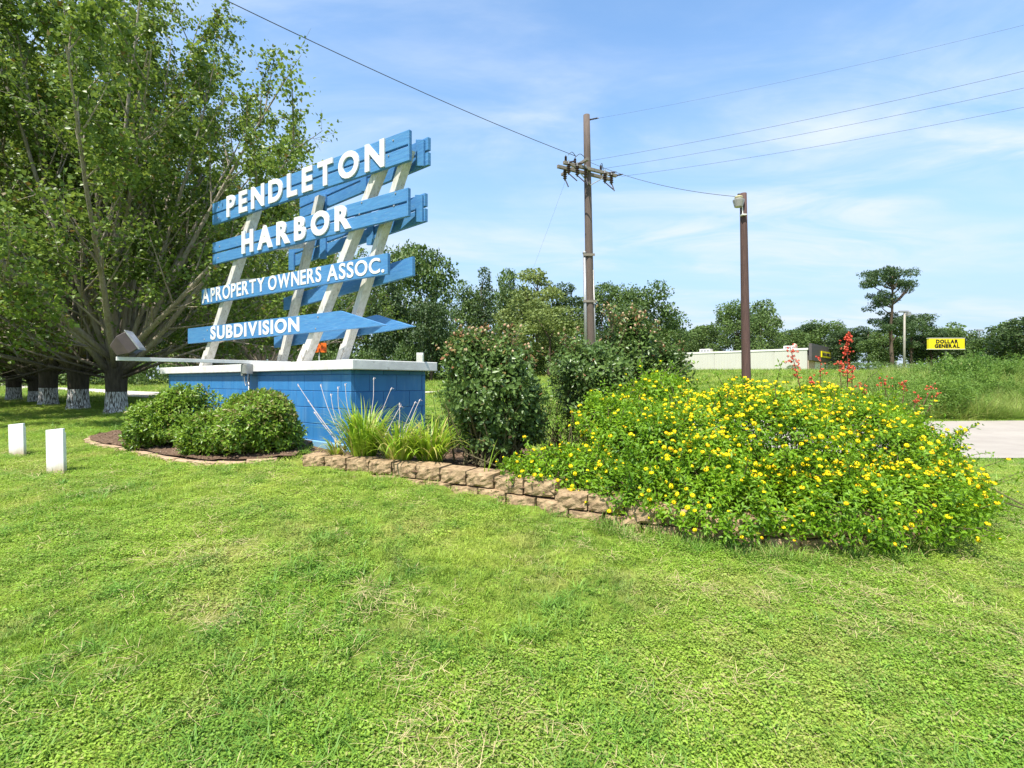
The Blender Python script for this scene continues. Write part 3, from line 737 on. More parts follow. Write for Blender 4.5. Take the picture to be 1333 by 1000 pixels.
# flat tan edging of the left bed
ed = thing('bed_edging', 'flat tan stone edging curving along the bed of the rounded shrubs', 'edging', (-4.75, 6.3, -.08))
edg = [rough_block(20 + s, 'edging_stone', .29, .10, .06, 'edging', .004) for s in range(3)]
ec = smooth_line(EDGE_CURVE, 400); seg2 = np.r_[0, np.cumsum(np.linalg.norm(np.diff(ec, axis=0), axis=1))]
s = .15
while s < seg2[-1] - .05:
    p = np.array([np.interp(s, seg2, ec[:, 0]), np.interp(s, seg2, ec[:, 1])]); p2_ = np.array([np.interp(s + .03, seg2, ec[:, 0]), np.interp(s + .03, seg2, ec[:, 1])])
    a = math.atan2(*(p2_ - p)[::-1])
    link_copy(edg[rr.randrange(3)], 'edging_stone', ed, Vector((p[0], p[1], g1(*p) - .014 + rr.uniform(-.008, .004))) - ed.location, (rr.uniform(-.05, .05), rr.uniform(-.02, .02), a + rr.uniform(-.06, .06)))
    s += .30

# ------------------------------------------------------------------ utility pole
UP = at(768.5, 460, 20); UT = at(763.5, 150, 20); uz = g1(UP.x, 20)
up = thing('utility_pole', 'tall grey wooden utility pole with crossarms and hanging fuse cutouts', 'utility pole', (UP.x, 20, uz))
ub = np.array([UP.x + .05, 20, uz - .3]); ut = np.array(UT)
m_ = MB(); m_.tube([ub + (ut - ub) * t for t in np.linspace(0, 1, 9)], np.linspace(.185, .125, 9), 14); m_.build('pole', M['pole_grey'], up, smooth=True)
def poleat(py): k = (EYE + (HOR - py) / F * 20 - ub[2]) / (ut[2] - ub[2]); return ub + (ut - ub) * k
m_ = MB(); m_.tube([poleat(470) + [-.2, -.12, -.5], poleat(330) + [-.19, -.10, 0]], .062, 10); m_.lathe(poleat(330) + [-.19, -.10, 0], [(.07, -.05), (.08, .02), (.0, .10)], 10); m_.build('riser_conduit', M['grey_metal'], up, smooth=True)
m_ = MB(); m_.tube([poleat(470) + [.19, -.06, -.5], poleat(352) + [.15, -.06, 0]], .03, 8); m_.build('ground_wire_guard', M['grey_metal'], up, smooth=True)
for py in (333, 393):
    m_ = MB(); m_.box(poleat(py) + [-.02, -.17, 0], (.52 if py > 350 else .44, .04, .09)); m_.build('bracket', M['arm_wood'], up)
AD = np.array([.87, .49, 0]); AN = np.array([.49, -.87, 0]); az = poleat(223)
for k_, off in enumerate((-.20, .20)):
    o_ = az + AN * off
    m_ = MB(); m_.par(o_ - AD * 1.28 - AN * .05 - [0, 0, .06], AD * 2.56, AN * .10, (0, 0, .12)); m_.build('crossarm', M['arm_wood'], up, bevel=.008)
for sx in (-1, 1):
    m_ = MB(); m_.tube([az + AD * sx * .85 - AN * -.27 + [0, 0, -.06], poleat(243) - AN * -.17], .02, 6); m_.build('arm_brace', M['grey_metal'], up)
# short upper arm set square to the pair
bz = az + [0, 0, .16]
m_ = MB(); m_.par(bz - AN * 1.0 + [-.22, 0, -.05] - AD * .3, AN * 1.7, AD * .09, (0, 0, .1)); m_.build('crossarm', M['arm_wood'], up, bevel=.006)
def insul(o, ax=(0, 0, 1), L=.22, parent=up, name='insulator', r=.055):
    m1 = MB(); pr = [(.015, 0)]
    for i in range(5): pr += [(r, L * (.1 + i * .17)), (r * .45, L * (.18 + i * .17))]
    pr += [(.02, L)]
    m1.lathe(o, pr, 8, ax); return m1.build(name, M['insulator'], parent)
def cutout(o, side):
    o = np.array(o); q = insul(o + [0, 0, -.02], (0, 0, -1), .42, up, 'fuse_cutout', .085)
    m1 = MB(); m1.tube([o + [0, 0, .10], o + [0, 0, -.04]], .03, 6); m1.build('hanger', M['grey_metal'], q)
    m1 = MB(); m1.tube([o + [.02, -.02, -.42], o + [.30 * side, -.12, -.72]], .022, 6); m1.build('fuse_tube', M['insulator'], q)
for u_, f_ in ((-1.12, 1), (-.72, 1), (.62, -.0), (.95, 1)):
    cutout(az + AD * u_ + AN * .30 + [0, 0, -.02], 1 if u_ < .8 else .3)
cutout(az + AD * -.3 + AN * .28 + [0, 0, -.02], .2); cutout(az + AD * -.9 - AN * .25 + [0, 0, -.02], .4)
for u_, w_ in ((-1.18, .2), (-.75, .2), (-.4, -.2), (.5, .2), (.85, -.2), (1.1, -.2)):
    insul(az + AD * u_ + AN * w_ + [0, 0, .06])
for k_, u_ in enumerate((-1.15, -.8, .85)):
    insul(az + AD * u_ + AN * .2 + [0, 0, .02], (.9, -.25, .05), .34, up, 'strain_insulator', .04)
insul(az + AD * 1.2 + AN * .1, (.97, -.25, .12), .4, up, 'strain_insulator', .045)
insul(ut + [.12, 0, -.18], (.97, -.2, .1), .36, up, 'strain_insulator', .04)
for a_, b_ in (((-1.1, .25, .3), (-.75, .25, .32)), ((-.75, .2, .3), (-.2, .1, .45)), ((.5, .2, .3), (.95, -.2, .32))):
    p_ = az + AD * a_[0] + AN * a_[1] + [0, 0, a_[2]]; q_ = az + AD * b_[0] + AN * b_[1] + [0, 0, b_[2]]
    mid = (p_ + q_) / 2 + [0, 0, .14]; m_ = MB(); m_.tube(smooth_line([p_, mid, q_], 10), .012, 5); m_.build('jumper', M['wire'], up)

# light pole
LP_T = at(967.5, 252, 15); LP_B = at(972.5, 505, 15); lz = g1(LP_B.x, 15)
lp = thing('light_pole', 'brown treated wood pole carrying a dusk lamp above the lantana', 'light pole', (LP_B.x, 15, lz))
lb = np.array(LP_B) * 1.0; lb[2] = lz - .3; lt_ = np.array(LP_T)
m_ = MB(); m_.tube([lb + (lt_ - lb) * t for t in np.linspace(0, 1, 8)], np.linspace(.135, .095, 8), 12); m_.build('pole', M['pole_brown'], lp, smooth=True)
lc = np.array(at(961.5, 265, 14.9))
m_ = MB(); m_.lathe(lc + [0, 0, -.10], [(.115, 0), (.16, .17), (.165, .2), (.10, .24)], 14); lh = m_.build('lamp_refractor', M['refractor'], lp)
m_ = MB(); m_.lathe(lc + [0, 0, .14], [(.10, 0), (.115, .03), (.11, .06), (.05, .09)], 12); m_.build('lamp_cap', M['fixture'], lp)
m_ = MB(); m_.lathe(lc + [0, 0, .23], [(.035, 0), (.035, .05), (.0, .06)], 8); m_.build('photocell', M['insulator'], lp)
m_ = MB(); m_.tube([lc + [0, 0, .17], lc + [.12, .05, .15]], .02, 6); m_.tube([lc + [.10, -.02, -.1], lc + [.11, -.02, -.32]], .015, 6); m_.box(lc + [.13, -.01, -.34], (.14, .16, .03)); m_.build('bracket', M['white_paint'], lp)

# far grey pole and thin mast
fp = at(1177, 480, 50); fz = g1(fp.x, 50)
fpo = thing('light_pole', 'far pale grey pole beside the tall lone pine', 'light pole', (fp.x, 50, fz))
ft = np.array(at(1177.5, 405, 50)); m_ = MB(); m_.tube([(fp.x, 50, fz - .3), tuple(ft)], [.12, .085], 10); m_.build('pole', mat('pale_pole_wood', (.36, .33, .27), (.28, .25, .2), 5), fpo, smooth=True)
m_ = MB(); m_.box(ft + [-.1, 0, -.05], (.9, .25, .18)); m_.box(ft + [.25, -.2, -.3], (.3, .3, .4)); m_.build('lamp_head', M['grey_metal'], fpo, bevel=.03)
mp_ = at(1275, 480, 90); mz = g1(mp_.x, 90)
ms_ = thing('lamp_post', 'thin far lamp post rising over the trees right of the yellow sign', 'lamp post', (mp_.x, 90, mz))
m_ = MB(); m_.tube([(mp_.x, 90, mz), (mp_.x, 90, at(0, 431, 90).z)], .09, 8); m_.build('pole', M['grey_metal'], ms_)
m_ = MB(); m_.box((mp_.x, 90, at(0, 430, 90).z), (.9, .4, .25)); m_.build('lamp_head', M['grey_metal'], ms_)

# wires (each runs on past the frame to where its next pole would stand)
def wire(label, pts, r, sag=0.0, n=26, grp=None):
    p = [np.array(q, float) for q in pts]; P = []
    for a, b_ in zip(p[:-1], p[1:]):
        for t in np.linspace(0, 1, n)[(0 if not P else 1):]:
            P.append(a + (b_ - a) * t - np.array([0, 0, 4 * sag * t * (1 - t)]))
    m1 = MB(); o_ = bpy.data.objects
    m1.tube(P, r, 5); w = m1.build('overhead_wire', M['wire'], smooth=True)
    return tag(w, label, 'wire', grp)
s0 = np.array(at(750, 203.5, 19.7))
wire('twisted service wire from the utility pole over the blue sign to the top left', [s0, s0 + (np.array(at(293, 0, 11.8)) + [0, 0, .69] - s0) * 2.3], .011, .70)
wire('service wire from the utility pole down to the dusk lamp pole', [tuple(az + [.1, -.1, .3]), tuple(lt_ + [-.08, 0, -.1])], .008, .22)
def ext(a, px, py, d, k): a = np.array(a); b_ = np.array(at(px, py, d)); return [a, a + (b_ + [0, 0, .60] - a) * k]
wire('uppermost faint wire running right from the utility pole top', ext(ut + [.45, -.05, -.15], 1333, 33, 13.6, 2.2), .003, .6)
wire('upper of the three line wires running right from the crossarm', ext(az + AD * -.7 + [.3, 0, .2], 1333, 93, 14.3, 2.2), .0052, .6)
wire('middle of the three line wires running right from the crossarm', ext(az + AD * .3 + [.3, 0, .15], 1333, 115, 15.0, 2.2), .0052, .6)
wire('lower of the three line wires running right from the crossarm', ext(az + AD * 1.25 + [.35, -.1, .0], 1333, 140, 15.6, 2.2), .0052, .6)
wire('faint guy wire slanting down behind the trees from the utility pole', [tuple(az - AD * .9 + [0, 0, -.2]), (-1.6, 34, g1(-1.6, 34))], .0028, .2)

# ------------------------------------------------------------------ store
a0 = np.array([57.7, 100.0]); wl = np.array([-22, 20.]); wl /= np.linalg.norm(wl); fw = np.array([-wl[1], wl[0]]) * -1
if fw[0] < 0: fw = -fw
st = thing('store_building', 'long low cream metal store with dark front fascia and yellow sign', 'store', (57.7, 100, 2.4))
Z0 = 2.3; ZT = float(at(0, 453.2, 100).z)
w3 = np.array([*wl, 0]); f3 = np.array([*fw, 0]); A = np.array([57.7, 100.0, Z0])
WLEN, WDEP = 42.0, 24.0
m_ = MB(); m_.par(A + w3 * .05 + f3 * .05, w3 * (WLEN - .1), f3 * (WDEP - .1), (0, 0, ZT - Z0 - .1)); m_.build('shell', M['store_wall'], st)
pm = MB(); pm.par((0, 0, 0), (-5.96, 0, 0), (0, .06, 0), (0, 0, ZT - Z0 - .35))
panel = MB(); panel.box((0, 0, 0), (5.9, .08, ZT - Z0 - .35)); 
for i in range(10): panel.box((-2.66 + i * .59, -.05, 0), (.06, .04, ZT - Z0 - .35))
pme = panel.mesh('wall_panel', M['store_wall'])
for i in range(7):
    c = A + w3 * (3 + i * 6) - f3 * .0 + np.array([0, 0, (ZT - Z0 - .35) / 2])
    link_copy(pme, 'wall_panel', st, Vector(c) - st.location, (0, 0, math.atan2(-wl[1], -wl[0])))
m_ = MB(); m_.par(A + w3 * -.1 - f3 * .15 + [0, 0, ZT - Z0 - .34], w3 * (WLEN + .2), f3 * (WDEP + .2), (0, 0, .36)); m_.build('roof_trim', M['store_trim'], st)
# front face: fascia, brick, glass door
m_ = MB(); m_.par(A - w3 * .25 + [0, 0, 2.5], -w3 * -.0 + f3 * WDEP, -w3 * .5, (0, 0, ZT - Z0 - 2.5 + .9)); m_.build('fascia', M['store_dark'], st)
m_ = MB(); m_.par(A - w3 * .05, f3 * WDEP, -w3 * .12, (0, 0, 2.45)); m_.build('brick_front', M['store_pink'], st)
m_ = MB(); m_.par(A - w3 * .2 + f3 * 5, f3 * 9, -w3 * .1, (0, 0, 2.3)); m_.build('shop_window', M['store_trim'], st)
m_ = MB(); m_.par(A - w3 * .2 + f3 * 15, f3 * 1.6, -w3 * .1, (0, 0, 2.3)); m_.build('door', M['glass'], st)
sg0 = A - w3 * .8 + f3 * 7.5 + np.array([0, 0, 3.35]); sgw, sgh = 8.6, 1.25
m_ = MB(); m_.par(sg0, f3 * sgw, -w3 * .2, (0, 0, sgh)); ss = m_.build('shop_sign', M['yellow'], st)
class SP:                                                     # a plain vertical plane given by corner and run
    def __init__(s, o, d, n): s.o, s.d, s.n3 = o, d, n
def flat_text(text, o, run, up, inward, parent, matl, gap=.15, offset=.04, th=.05):
    capco, _ = glyph('H', offset, .5); ch_ = np.ptp(capco[:, 1]); cb = capco[:, 1].min(); x = 0; it = []
    ws = [np.ptp(glyph(c, offset, .5)[0][:, 0]) if c != ' ' else 0 for c in text]; avg = np.mean([w for w in ws if w])
    for c, w in zip(text, ws):
        if c == ' ': x += avg * .5; continue
        it.append((c, x)); x += w + gap * avg
    tot = x - gap * avg
    for c, xo in it:
        co, fc = glyph(c, offset, .5); u = (xo + co[:, 0] - co[:, 0].min()) / tot; v_ = (co[:, 1] - cb) / ch_
        Pp = o[None] + run[None] * u[:, None] + up[None] * v_[:, None] - inward[None] * ((co[:, 2] + .5) * th + .01)[:, None]
        b = MB(); b.add(Pp, fc); b.build('letter', matl, parent)
flat_text('DOLLAR GENERAL', sg0 - w3 * .2 + f3 * .5 + [0, 0, .3], f3 * (sgw - 1), np.array([0, 0, .65]), w3, ss, M['black'])
def ac(u, v_, s, lab):
    o = A + w3 * u + f3 * v_ + [0, 0, ZT - Z0 + .02]
    m1 = MB(); m1.par(o, w3 * s, f3 * s * .8, (0, 0, .95)); q = m1.build('rooftop_unit', M['store_trim'], st, bevel=.03)
    for i in range(3):
        m1 = MB(); m1.par(o + w3 * (.15 + i * s * .3) - f3 * .06 + [0, 0, .2], w3 * s * .22, f3 * .05, (0, 0, .55)); m1.build('grille', M['grey_metal'], q)
ac(3.6, 6, 2.2, ''); ac(21, 5, 2.4, '')
dc = A + w3 * 2.6 + f3 * 2 + [0, 0, ZT - Z0 + .6]
m_ = MB(); m_.lathe(dc, [(.6, 0), (.55, .12), (.35, .28), (.05, .33)], 14, (-.3, .9, -.3)); sd_ = m_.build('satellite_dish', M['store_pink'], st, smooth=True)
m_ = MB(); m_.tube([dc + [0, .3, 0], dc + [0, .3, -.62]], .05, 6); m_.build('dish_mast', M['grey_metal'], sd_)

# roadside pylon sign
pp_ = at(1233, 478, 60); pz = g1(pp_.x, 60); ps = thing('pylon_sign', 'yellow Dollar General roadside sign on a dark post', 'sign', (pp_.x, 60, pz))
b0 = np.array(at(1209.5, 454.5, 60)); b1 = np.array(at(1256, 453.5, 60)); b1[2] = b0[2]; tt = float(at(0, 440.5, 60).z - b0[2])
run = b1 - b0; 
m_ = MB(); m_.par(b0, run, (0, .35, 0), (0, 0, tt)); m_.build('panel', M['yellow'], ps, bevel=.03)
m_ = MB(); 
for q in (b0 - [.04, 0, .04], b0 + [-.04, 0, tt]): m_.par(q + [0, -.02, 0], run + [.08, 0, 0], (0, .39, 0), (0, 0, .05))
m_.build('frame', M['store_trim'], ps)
m_ = MB(); m_.tube([(pp_.x, 60.18, pz - .3), (pp_.x, 60.18, b0[2])], .11, 8); m_.build('post', M['store_dark'], ps)
zz = np.array([0, 0, 1.0]); fy = np.array([0, 1.0, 0])
flat_text('DOLLAR', b0 + run * .19 + zz * tt * .54 , run * .62, zz * tt * .34, fy, ps, M['black'], .14, .045, .02)
flat_text('GENERAL', b0 + run * .15 + zz * tt * .12, run * .70, zz * tt * .34, fy, ps, M['black'], .14, .045, .02)

# orange yard sign and the white ribbed box beyond the base
oc = at(414.5, 480, 10); oz = g1(oc.x, 10)
og = thing('orange_sign', 'small orange sign on a thin white post seen under the blue arrows', 'sign', (oc.x, 10, oz))
o0 = np.array(at(402, 458.8, 10)); ow = float(at(424.6, 0, 10).x - o0[0]); oh = float(at(0, 446.5, 10).z - o0[2])
m_ = MB(); m_.par(o0, (ow, 0, 0), (0, .03, 0), (0, 0, oh)); pa = m_.build('panel', M['orange'], og)
m_ = MB(); m_.tube([(oc.x, 10.04, oz - .1), (oc.x, 10.04, o0[2] + .05)], .011, 6); m_.build('post', M['marker'], og)
rs = random.Random(3)
for row, xs_ in ((.58, [(.30, .05), (.38, .05), (.46, .09)]), (.22, [(.06, .07), (.2, .04), (.28, .07), (.42, .06), (.58, .09), (.72, .05), (.82, .08)])):
    for x_, w_ in xs_:
        m_ = MB(); m_.par(o0 + [ow * x_, -.006, oh * row], (ow * w_, 0, 0), (0, .004, 0), (0, 0, oh * .2)); m_.build('printed_mark', M['dark_orange'], pa)
wb = at(547, 472, 34); wz = g1(wb.x, 34)
wbx = thing('ribbed_box', 'small white ribbed box standing on the grass beyond the blue base', 'utility box', (wb.x, 34, wz))
hh = float(at(0, 459.5, 34).z) - wz
m_ = MB(); m_.box((wb.x, 34, wz + hh / 2), (.42, .4, hh)); m_.build('cabinet', M['marker'], wbx, bevel=.01)
for i in range(5):
    m_ = MB(); m_.box((wb.x - .16 + i * .08, 33.78, wz + hh / 2), (.04, .03, hh * .9)); m_.build('rib', M['store_trim'], wbx)

# parked white car far off under the pine
def car(x, y, z, label, rz):
    T = thing('parked_car', label, 'car', (x, y, z), rz=rz)
    prof = [(-2.2, .35), (-2.25, .75), (-2.1, .95), (-1.3, 1.02), (-.7, 1.45), (.6, 1.5), (1.35, 1.05), (2.1, .9), (2.2, .55), (2.15, .3)]
    m1 = MB(); m1.prism([(a, -.85, b) for a, b in prof], (0, 1.7, 0)); m1.build('body', M['white_car'], T, bevel=.06, local=True)
    for y_ in (-.86, .85):
        m1 = MB(); m1.prism([(-1.15, y_, 1.05), (-.65, y_, 1.38), (-.05, y_, 1.4), (-.05, y_, 1.05)], (0, .012, 0)); m1.build('window', M['glass'], T, local=True)
        m1 = MB(); m1.prism([(.02, y_, 1.05), (.02, y_, 1.4), (.55, y_, 1.41), (1.12, y_, 1.06)], (0, .012, 0)); m1.build('window', M['glass'], T, local=True)
        for x_ in (-1.4, 1.4):
            m1 = MB(); m1.lathe((x_, y_, .33), [(.33, -.1), (.34, 0), (.33, .1)], 14, (0, 1, 0)); w = m1.build('wheel', M['rubber'], T, local=True)
            m1 = MB(); m1.lathe((x_, y_ + (.11 if y_ > 0 else -.11), .33), [(.19, -.01), (.19, .01)], 10, (0, 1, 0)); m1.build('rim', M['grey_metal'], w, local=True)
        m1 = MB(); m1.box((2.17, .62 * (1 if y_ > 0 else -1), .72), (.08, .35, .14)); m1.build('headlight', M['glass_lens'], T, local=True)
cp_ = at(1187, 481, 92); car(cp_.x, 92, float(at(0, 481, 92).z) - 1.1, 'far white parked car glimpsed beneath the tall lone pine', .2)

# ------------------------------------------------------------------ foliage builders
def norm(a): return a / (np.linalg.norm(a, axis=-1, keepdims=True) + 1e-9)
def leaves(mb, P, D, Nn, L, W, var, tint=None, fold=.25, tri=False):
    """diamond leaves, two folded triangles each: base P, axis D, upper side Nn"""
    n = len(P); D = norm(D); S = norm(np.cross(D, Nn)); U = np.cross(S, D)
    L = np.broadcast_to(L, (n,))[:, None]; W = np.broadcast_to(W, (n,))[:, None]
    mid = P + D * L * .45
    V = np.stack([P, mid + S * W * .5 + U * W * fold, P + D * L - U * L * .08, mid - S * W * .5 + U * W * fold], 1).reshape(-1, 3)
    i = np.arange(n)[:, None] * 4
    Fs = np.stack([i + [0, 1, 2], i + [0, 2, 3]], 1).reshape(-1, 3)
    t = np.zeros(n) if tint is None else tint
    mb.add(V, Fs, np.repeat(np.stack([var, t], 1), 4, 0)); return mb
def lump(P, r, k=3.0, amp=.12):
    o = np.zeros(len(P))
    for _ in range(5):
        kv = r.normal(0, k, 3); o += np.sin(P @ kv + r.uniform(0, 6))
    return 1 + amp * o / 2.2
def lobe_points(r, lobes, n, lo=.80, hi=1.04, zmin=None, k=3, amp=.12, low=-.75):
    lobes = np.array(lobes, float); area = (lobes[:, 3] * lobes[:, 4] + lobes[:, 5] * (lobes[:, 3] + lobes[:, 4])); area /= area.sum()
    li = r.choice(len(lobes), n, p=area); d = norm(r.normal(size=(n, 3))); d[:, 2] = np.where(d[:, 2] < low, -d[:, 2], d[:, 2])
    rad = r.uniform(lo, hi, n); Lb = lobes[li]
    P = Lb[:, :3] + d * Lb[:, 3:] * rad[:, None]
    f = lump(P, r, k, amp); P = Lb[:, :3] + d * Lb[:, 3:] * (rad * f)[:, None]
    Nn = norm(d / Lb[:, 3:]); keep = np.ones(n, bool)
    for j in range(len(lobes)):
        q = (P - lobes[j, :3]) / lobes[j, 3:]; keep &= ~((np.linalg.norm(q, axis=1) < .74) & (li != j))
    if zmin is not None: keep &= P[:, 2] > zmin
    return P[keep], Nn[keep]
def shoots(mb, r, P, Nn, K, span, L, W, up=.5, tintf=None, jit=.45, open_=.8, fold=.25, dens=1.0):
    """K leaves back along each shoot that ends at P"""
    n = len(P); sd = norm(Nn * .75 + np.array([0, 0, up]) + r.normal(0, .35, (n, 3)))
    a = norm(np.cross(sd, r.normal(size=(n, 3)))); b = np.cross(sd, a)
    for k in range(K):
        s = span * (k / max(K - 1, 1)) ** 1.1
        th = k * 2.4 + r.uniform(0, .8, n)
        out = a * np.cos(th)[:, None] + b * np.sin(th)[:, None]
        op = .35 + open_ * min(1, k / 3)
        D = norm(sd * (1.1 - op) + out * op + r.normal(0, jit * .4, (n, 3)) + np.array([0, 0, -.12 * k / K]))
        Nl = norm(sd + r.normal(0, .25, (n, 3)))
        sz = r.uniform(.7, 1.15, n) * (.72 + .28 * min(1, (k + 1) / 3))
        tv = None if tintf is None else tintf(P, k, r)
        leaves(mb, P - sd * s, D, Nl, L * sz, W * sz, np.clip(r.normal(.5, .22, n) + .16 * (1 - k / K), 0, 1), tv, fold)
    return sd
def stems(mb, r, P, root, n, rad, wob=.05):
    ids = r.choice(len(P), min(n, len(P)), replace=False)
    for i in ids:
        p = P[i]; b = root(p, r); m = (b + p) / 2 + r.normal(0, wob, 3) + [0, 0, -.03]
        mb.tube([b, m, p], [rad, rad * .7, rad * .4], 4, cap=False)

# rounded evergreen shrubs
def round_shrub(label, cx, cy, lobes, seed, n, tw):
    r = np.random.default_rng(seed); gz = g1(cx, cy)
    T = thing('rounded_shrub', label, 'shrub', (cx, cy, gz))
    Lb = [(cx + a, cy + b, gz + c, d, e, f) for a, b, c, d, e, f in lobes]
    P, Nn = lobe_points(r, Lb, n, .74, 1.03, gz + .02, 5, .22)
    m1 = MB(); shoots(m1, r, P, Nn, 8, .085, .058, .027, .45, lambda p, k, q: (q.random(len(p)) < (.07 + tw * (p[:, 0] > cx) * (p[:, 2] > gz + .35))).astype(float) * .7, open_=.75)
    m1.build('foliage', M['leaf_shrub'], T)
    m2 = MB(); stems(m2, r, P, lambda p, q: np.array([cx + q.normal(0, .10), cy + q.normal(0, .1), gz]), 90, .009); m2.build('stems', M['twig'], T)
round_shrub('rounded light green evergreen shrub at the left end of the blue base', -4.28, 6.42, [(-.12, .0, .24, .42, .42, .33), (.14, -.02, .30, .42, .42, .36), (.0, .1, .36, .34, .36, .34), (-.28, -.05, .16, .26, .3, .22)], 3, 3300, 0)
round_shrub('wider rounded evergreen shrub with some brownish tips in front of the blue wall', -2.98, 5.75, [(-.30, .0, .22, .40, .38, .30), (.0, .0, .30, .42, .42, .36), (.17, .0, .33, .38, .38, .35), (.33, -.02, .22, .28, .34, .28), (-.45, -.02, .14, .24, .28, .22)], 4, 4200, .16)

# climbing rose bushes
_b = MB(); _b.lathe((0, 0, 0), [(.002, -.013), (.011, -.006), (.013, .004), (.009, .010), (.003, .016)], 7)
BLOOM = _b.mesh('faded_bloom', mat('faded_rose_blooms', (.42, .22, .14), (.45, .40, .22), 30, .8, 0, coord='World'))
def rose(label, cx, cy, lobes, seed, n, spikes):
    r = np.random.default_rng(seed); gz = g1(cx, cy) * .3
    T = thing('rose_bush', label, 'rose bush', (cx, cy, gz))
    Lb = [(cx + a, cy + b, gz + c, d, e, f) for a, b, c, d, e, f in lobes]; zt = max(q[2] + q[5] for q in Lb)
    P, Nn = lobe_points(r, Lb, n, .60, 1.06, gz + .05, 4, .22)
    tf = lambda p, k, q: ((q.random(len(p)) < .02 + .22 * np.clip((p[:, 2] - zt + .38) / .35, 0, 1) ** 1.5) * (k < 4)).astype(float) * q.uniform(.3, 1, len(p))
    m1 = MB(); shoots(m1, r, P, Nn, 8, .13, .058, .036, .35, tf, open_=.85, fold=.15)
    m2 = MB(); stems(m2, r, P, lambda p, q: np.array([cx + q.normal(0, .12), cy + q.normal(0, .1), gz]), 130, .010)
    hips = []
    for a, b, c, h in spikes:
        for j in range(4):
            bx = np.array([cx + a, cy + b, gz + c]) + r.normal(0, .03, 3); tx = bx + [r.normal(0, .10), r.normal(0, .06), h * r.uniform(.6, 1)]
            pts = smooth_line([bx, (bx + tx) / 2 + r.normal(0, .03, 3), tx], 7); m2.tube(pts, np.linspace(.006, .0025, 7), 4, cap=False)
            q = pts[2:]; nn = norm(r.normal(size=(len(q), 3)) + [0, 0, .4])
            shoots(m1, r, q, nn, 5, .08, .045, .028, .3, lambda p, k, w: (w.random(len(p)) < .4) * w.uniform(.4, 1, len(p)), fold=.15)
            hips.append((tx, tuple(norm(tx - bx))))
    m1.build('foliage', M['leaf_rose'], T); m2.build('stems', M['twig'], T)
    top = P[P[:, 2] > zt - .3]
    for i in r.choice(len(top), min(60, len(top)), replace=False): hips.append((top[i] + [0, 0, .03], tuple(norm(r.normal(0, .3, 3) + [0, 0, 1]))))
    for p_, ax in hips: link_copy(BLOOM, 'faded_bloom', T, Vector(p_) - T.location, Vector((0, 0, 1)).rotation_difference(Vector(ax)).to_euler(), (1, 1, r.uniform(.8, 1.3)))
rose('large dark green rose bush nearer the blue base with reddish new tips', -.20, 4.95, [(-.06, 0, .72, .42, .40, .46), (-.18, .02, .98, .34, .34, .34), (.12, 0, .88, .34, .36, .36), (.0, 0, .40, .38, .34, .34), (-.05, 0, .24, .34, .30, .22), (.30, .10, .58, .28, .30, .38), (.38, .1, .30, .22, .26, .26)], 11, 2900,
     [(-.30, 0, 1.1, .22), (-.08, 0, 1.15, .22), (.14, 0, 1.05, .32), (.42, .1, .95, .22), (-.42, 0, .98, .12)])
rose('tall dark rose bush with a red topped shoot in front of the utility pole', 1.10, 5.75, [(-.05, 0, .62, .50, .42, .46), (-.15, 0, .95, .44, .38, .32), (.25, .1, 1.0, .38, .36, .34), (.45, .1, .68, .38, .36, .40), (.10, 0, .30, .45, .36, .30), (.28, .1, 1.36, .20, .22, .24), (.72, .1, .85, .22, .26, .30)], 12, 3300,
     [(.02, 0, 1.35, .30), (.20, .1, 1.40, .25), (.42, .1, 1.28, .20), (-.45, 0, 1.1, .25), (.68, .1, 1.05, .18)])

# low green shrubs between bushes and behind them
def filler(label, name, cx, cy, lobes, seed, n, mt, L=.04, W=.018, cat='shrub'):
    r = np.random.default_rng(seed); gz = g1(cx, cy); T = thing(name, label, cat, (cx, cy, gz))
    P, Nn = lobe_points(r, [(cx + a, cy + b, gz + c, d, e, f) for a, b, c, d, e, f in lobes], n, .5, 1.1, gz + .01, 6, .25)
    m1 = MB(); shoots(m1, r, P, Nn, 6, .10, L, W, .6, lambda p, k, q: (q.random(len(p)) < .08) * .8, open_=.8); m1.build('foliage', M[mt], T)
    m2 = MB(); stems(m2, r, P, lambda p, q: np.array([cx + q.normal(0, .1), cy + q.normal(0, .1), gz]), 50, .006); m2.build('stems', M['twig'], T)
filler('loose light green weedy shrub at the right end of the blue base', 'weedy_shrub', -.62, 5.9, [(0, 0, .3, .26, .3, .30), (-.12, .1, .55, .16, .2, .25), (.18, .0, .4, .2, .3, .3)], 21, 500, 'leaf_weed')
filler('pale green shrub seen in the gap between the two rose bushes', 'pale_shrub', .52, 6.2, [(0, 0, .35, .4, .4, .35), (.1, .1, .6, .3, .3, .28)], 22, 700, 'leaf_weed')
filler('small dry brown plant at the foot of the gap between the rose bushes', 'dry_plant', .33, 4.75, [(0, 0, .16, .14, .14, .2)], 23, 90, 'leaf_weed', .05, .006, 'plant')

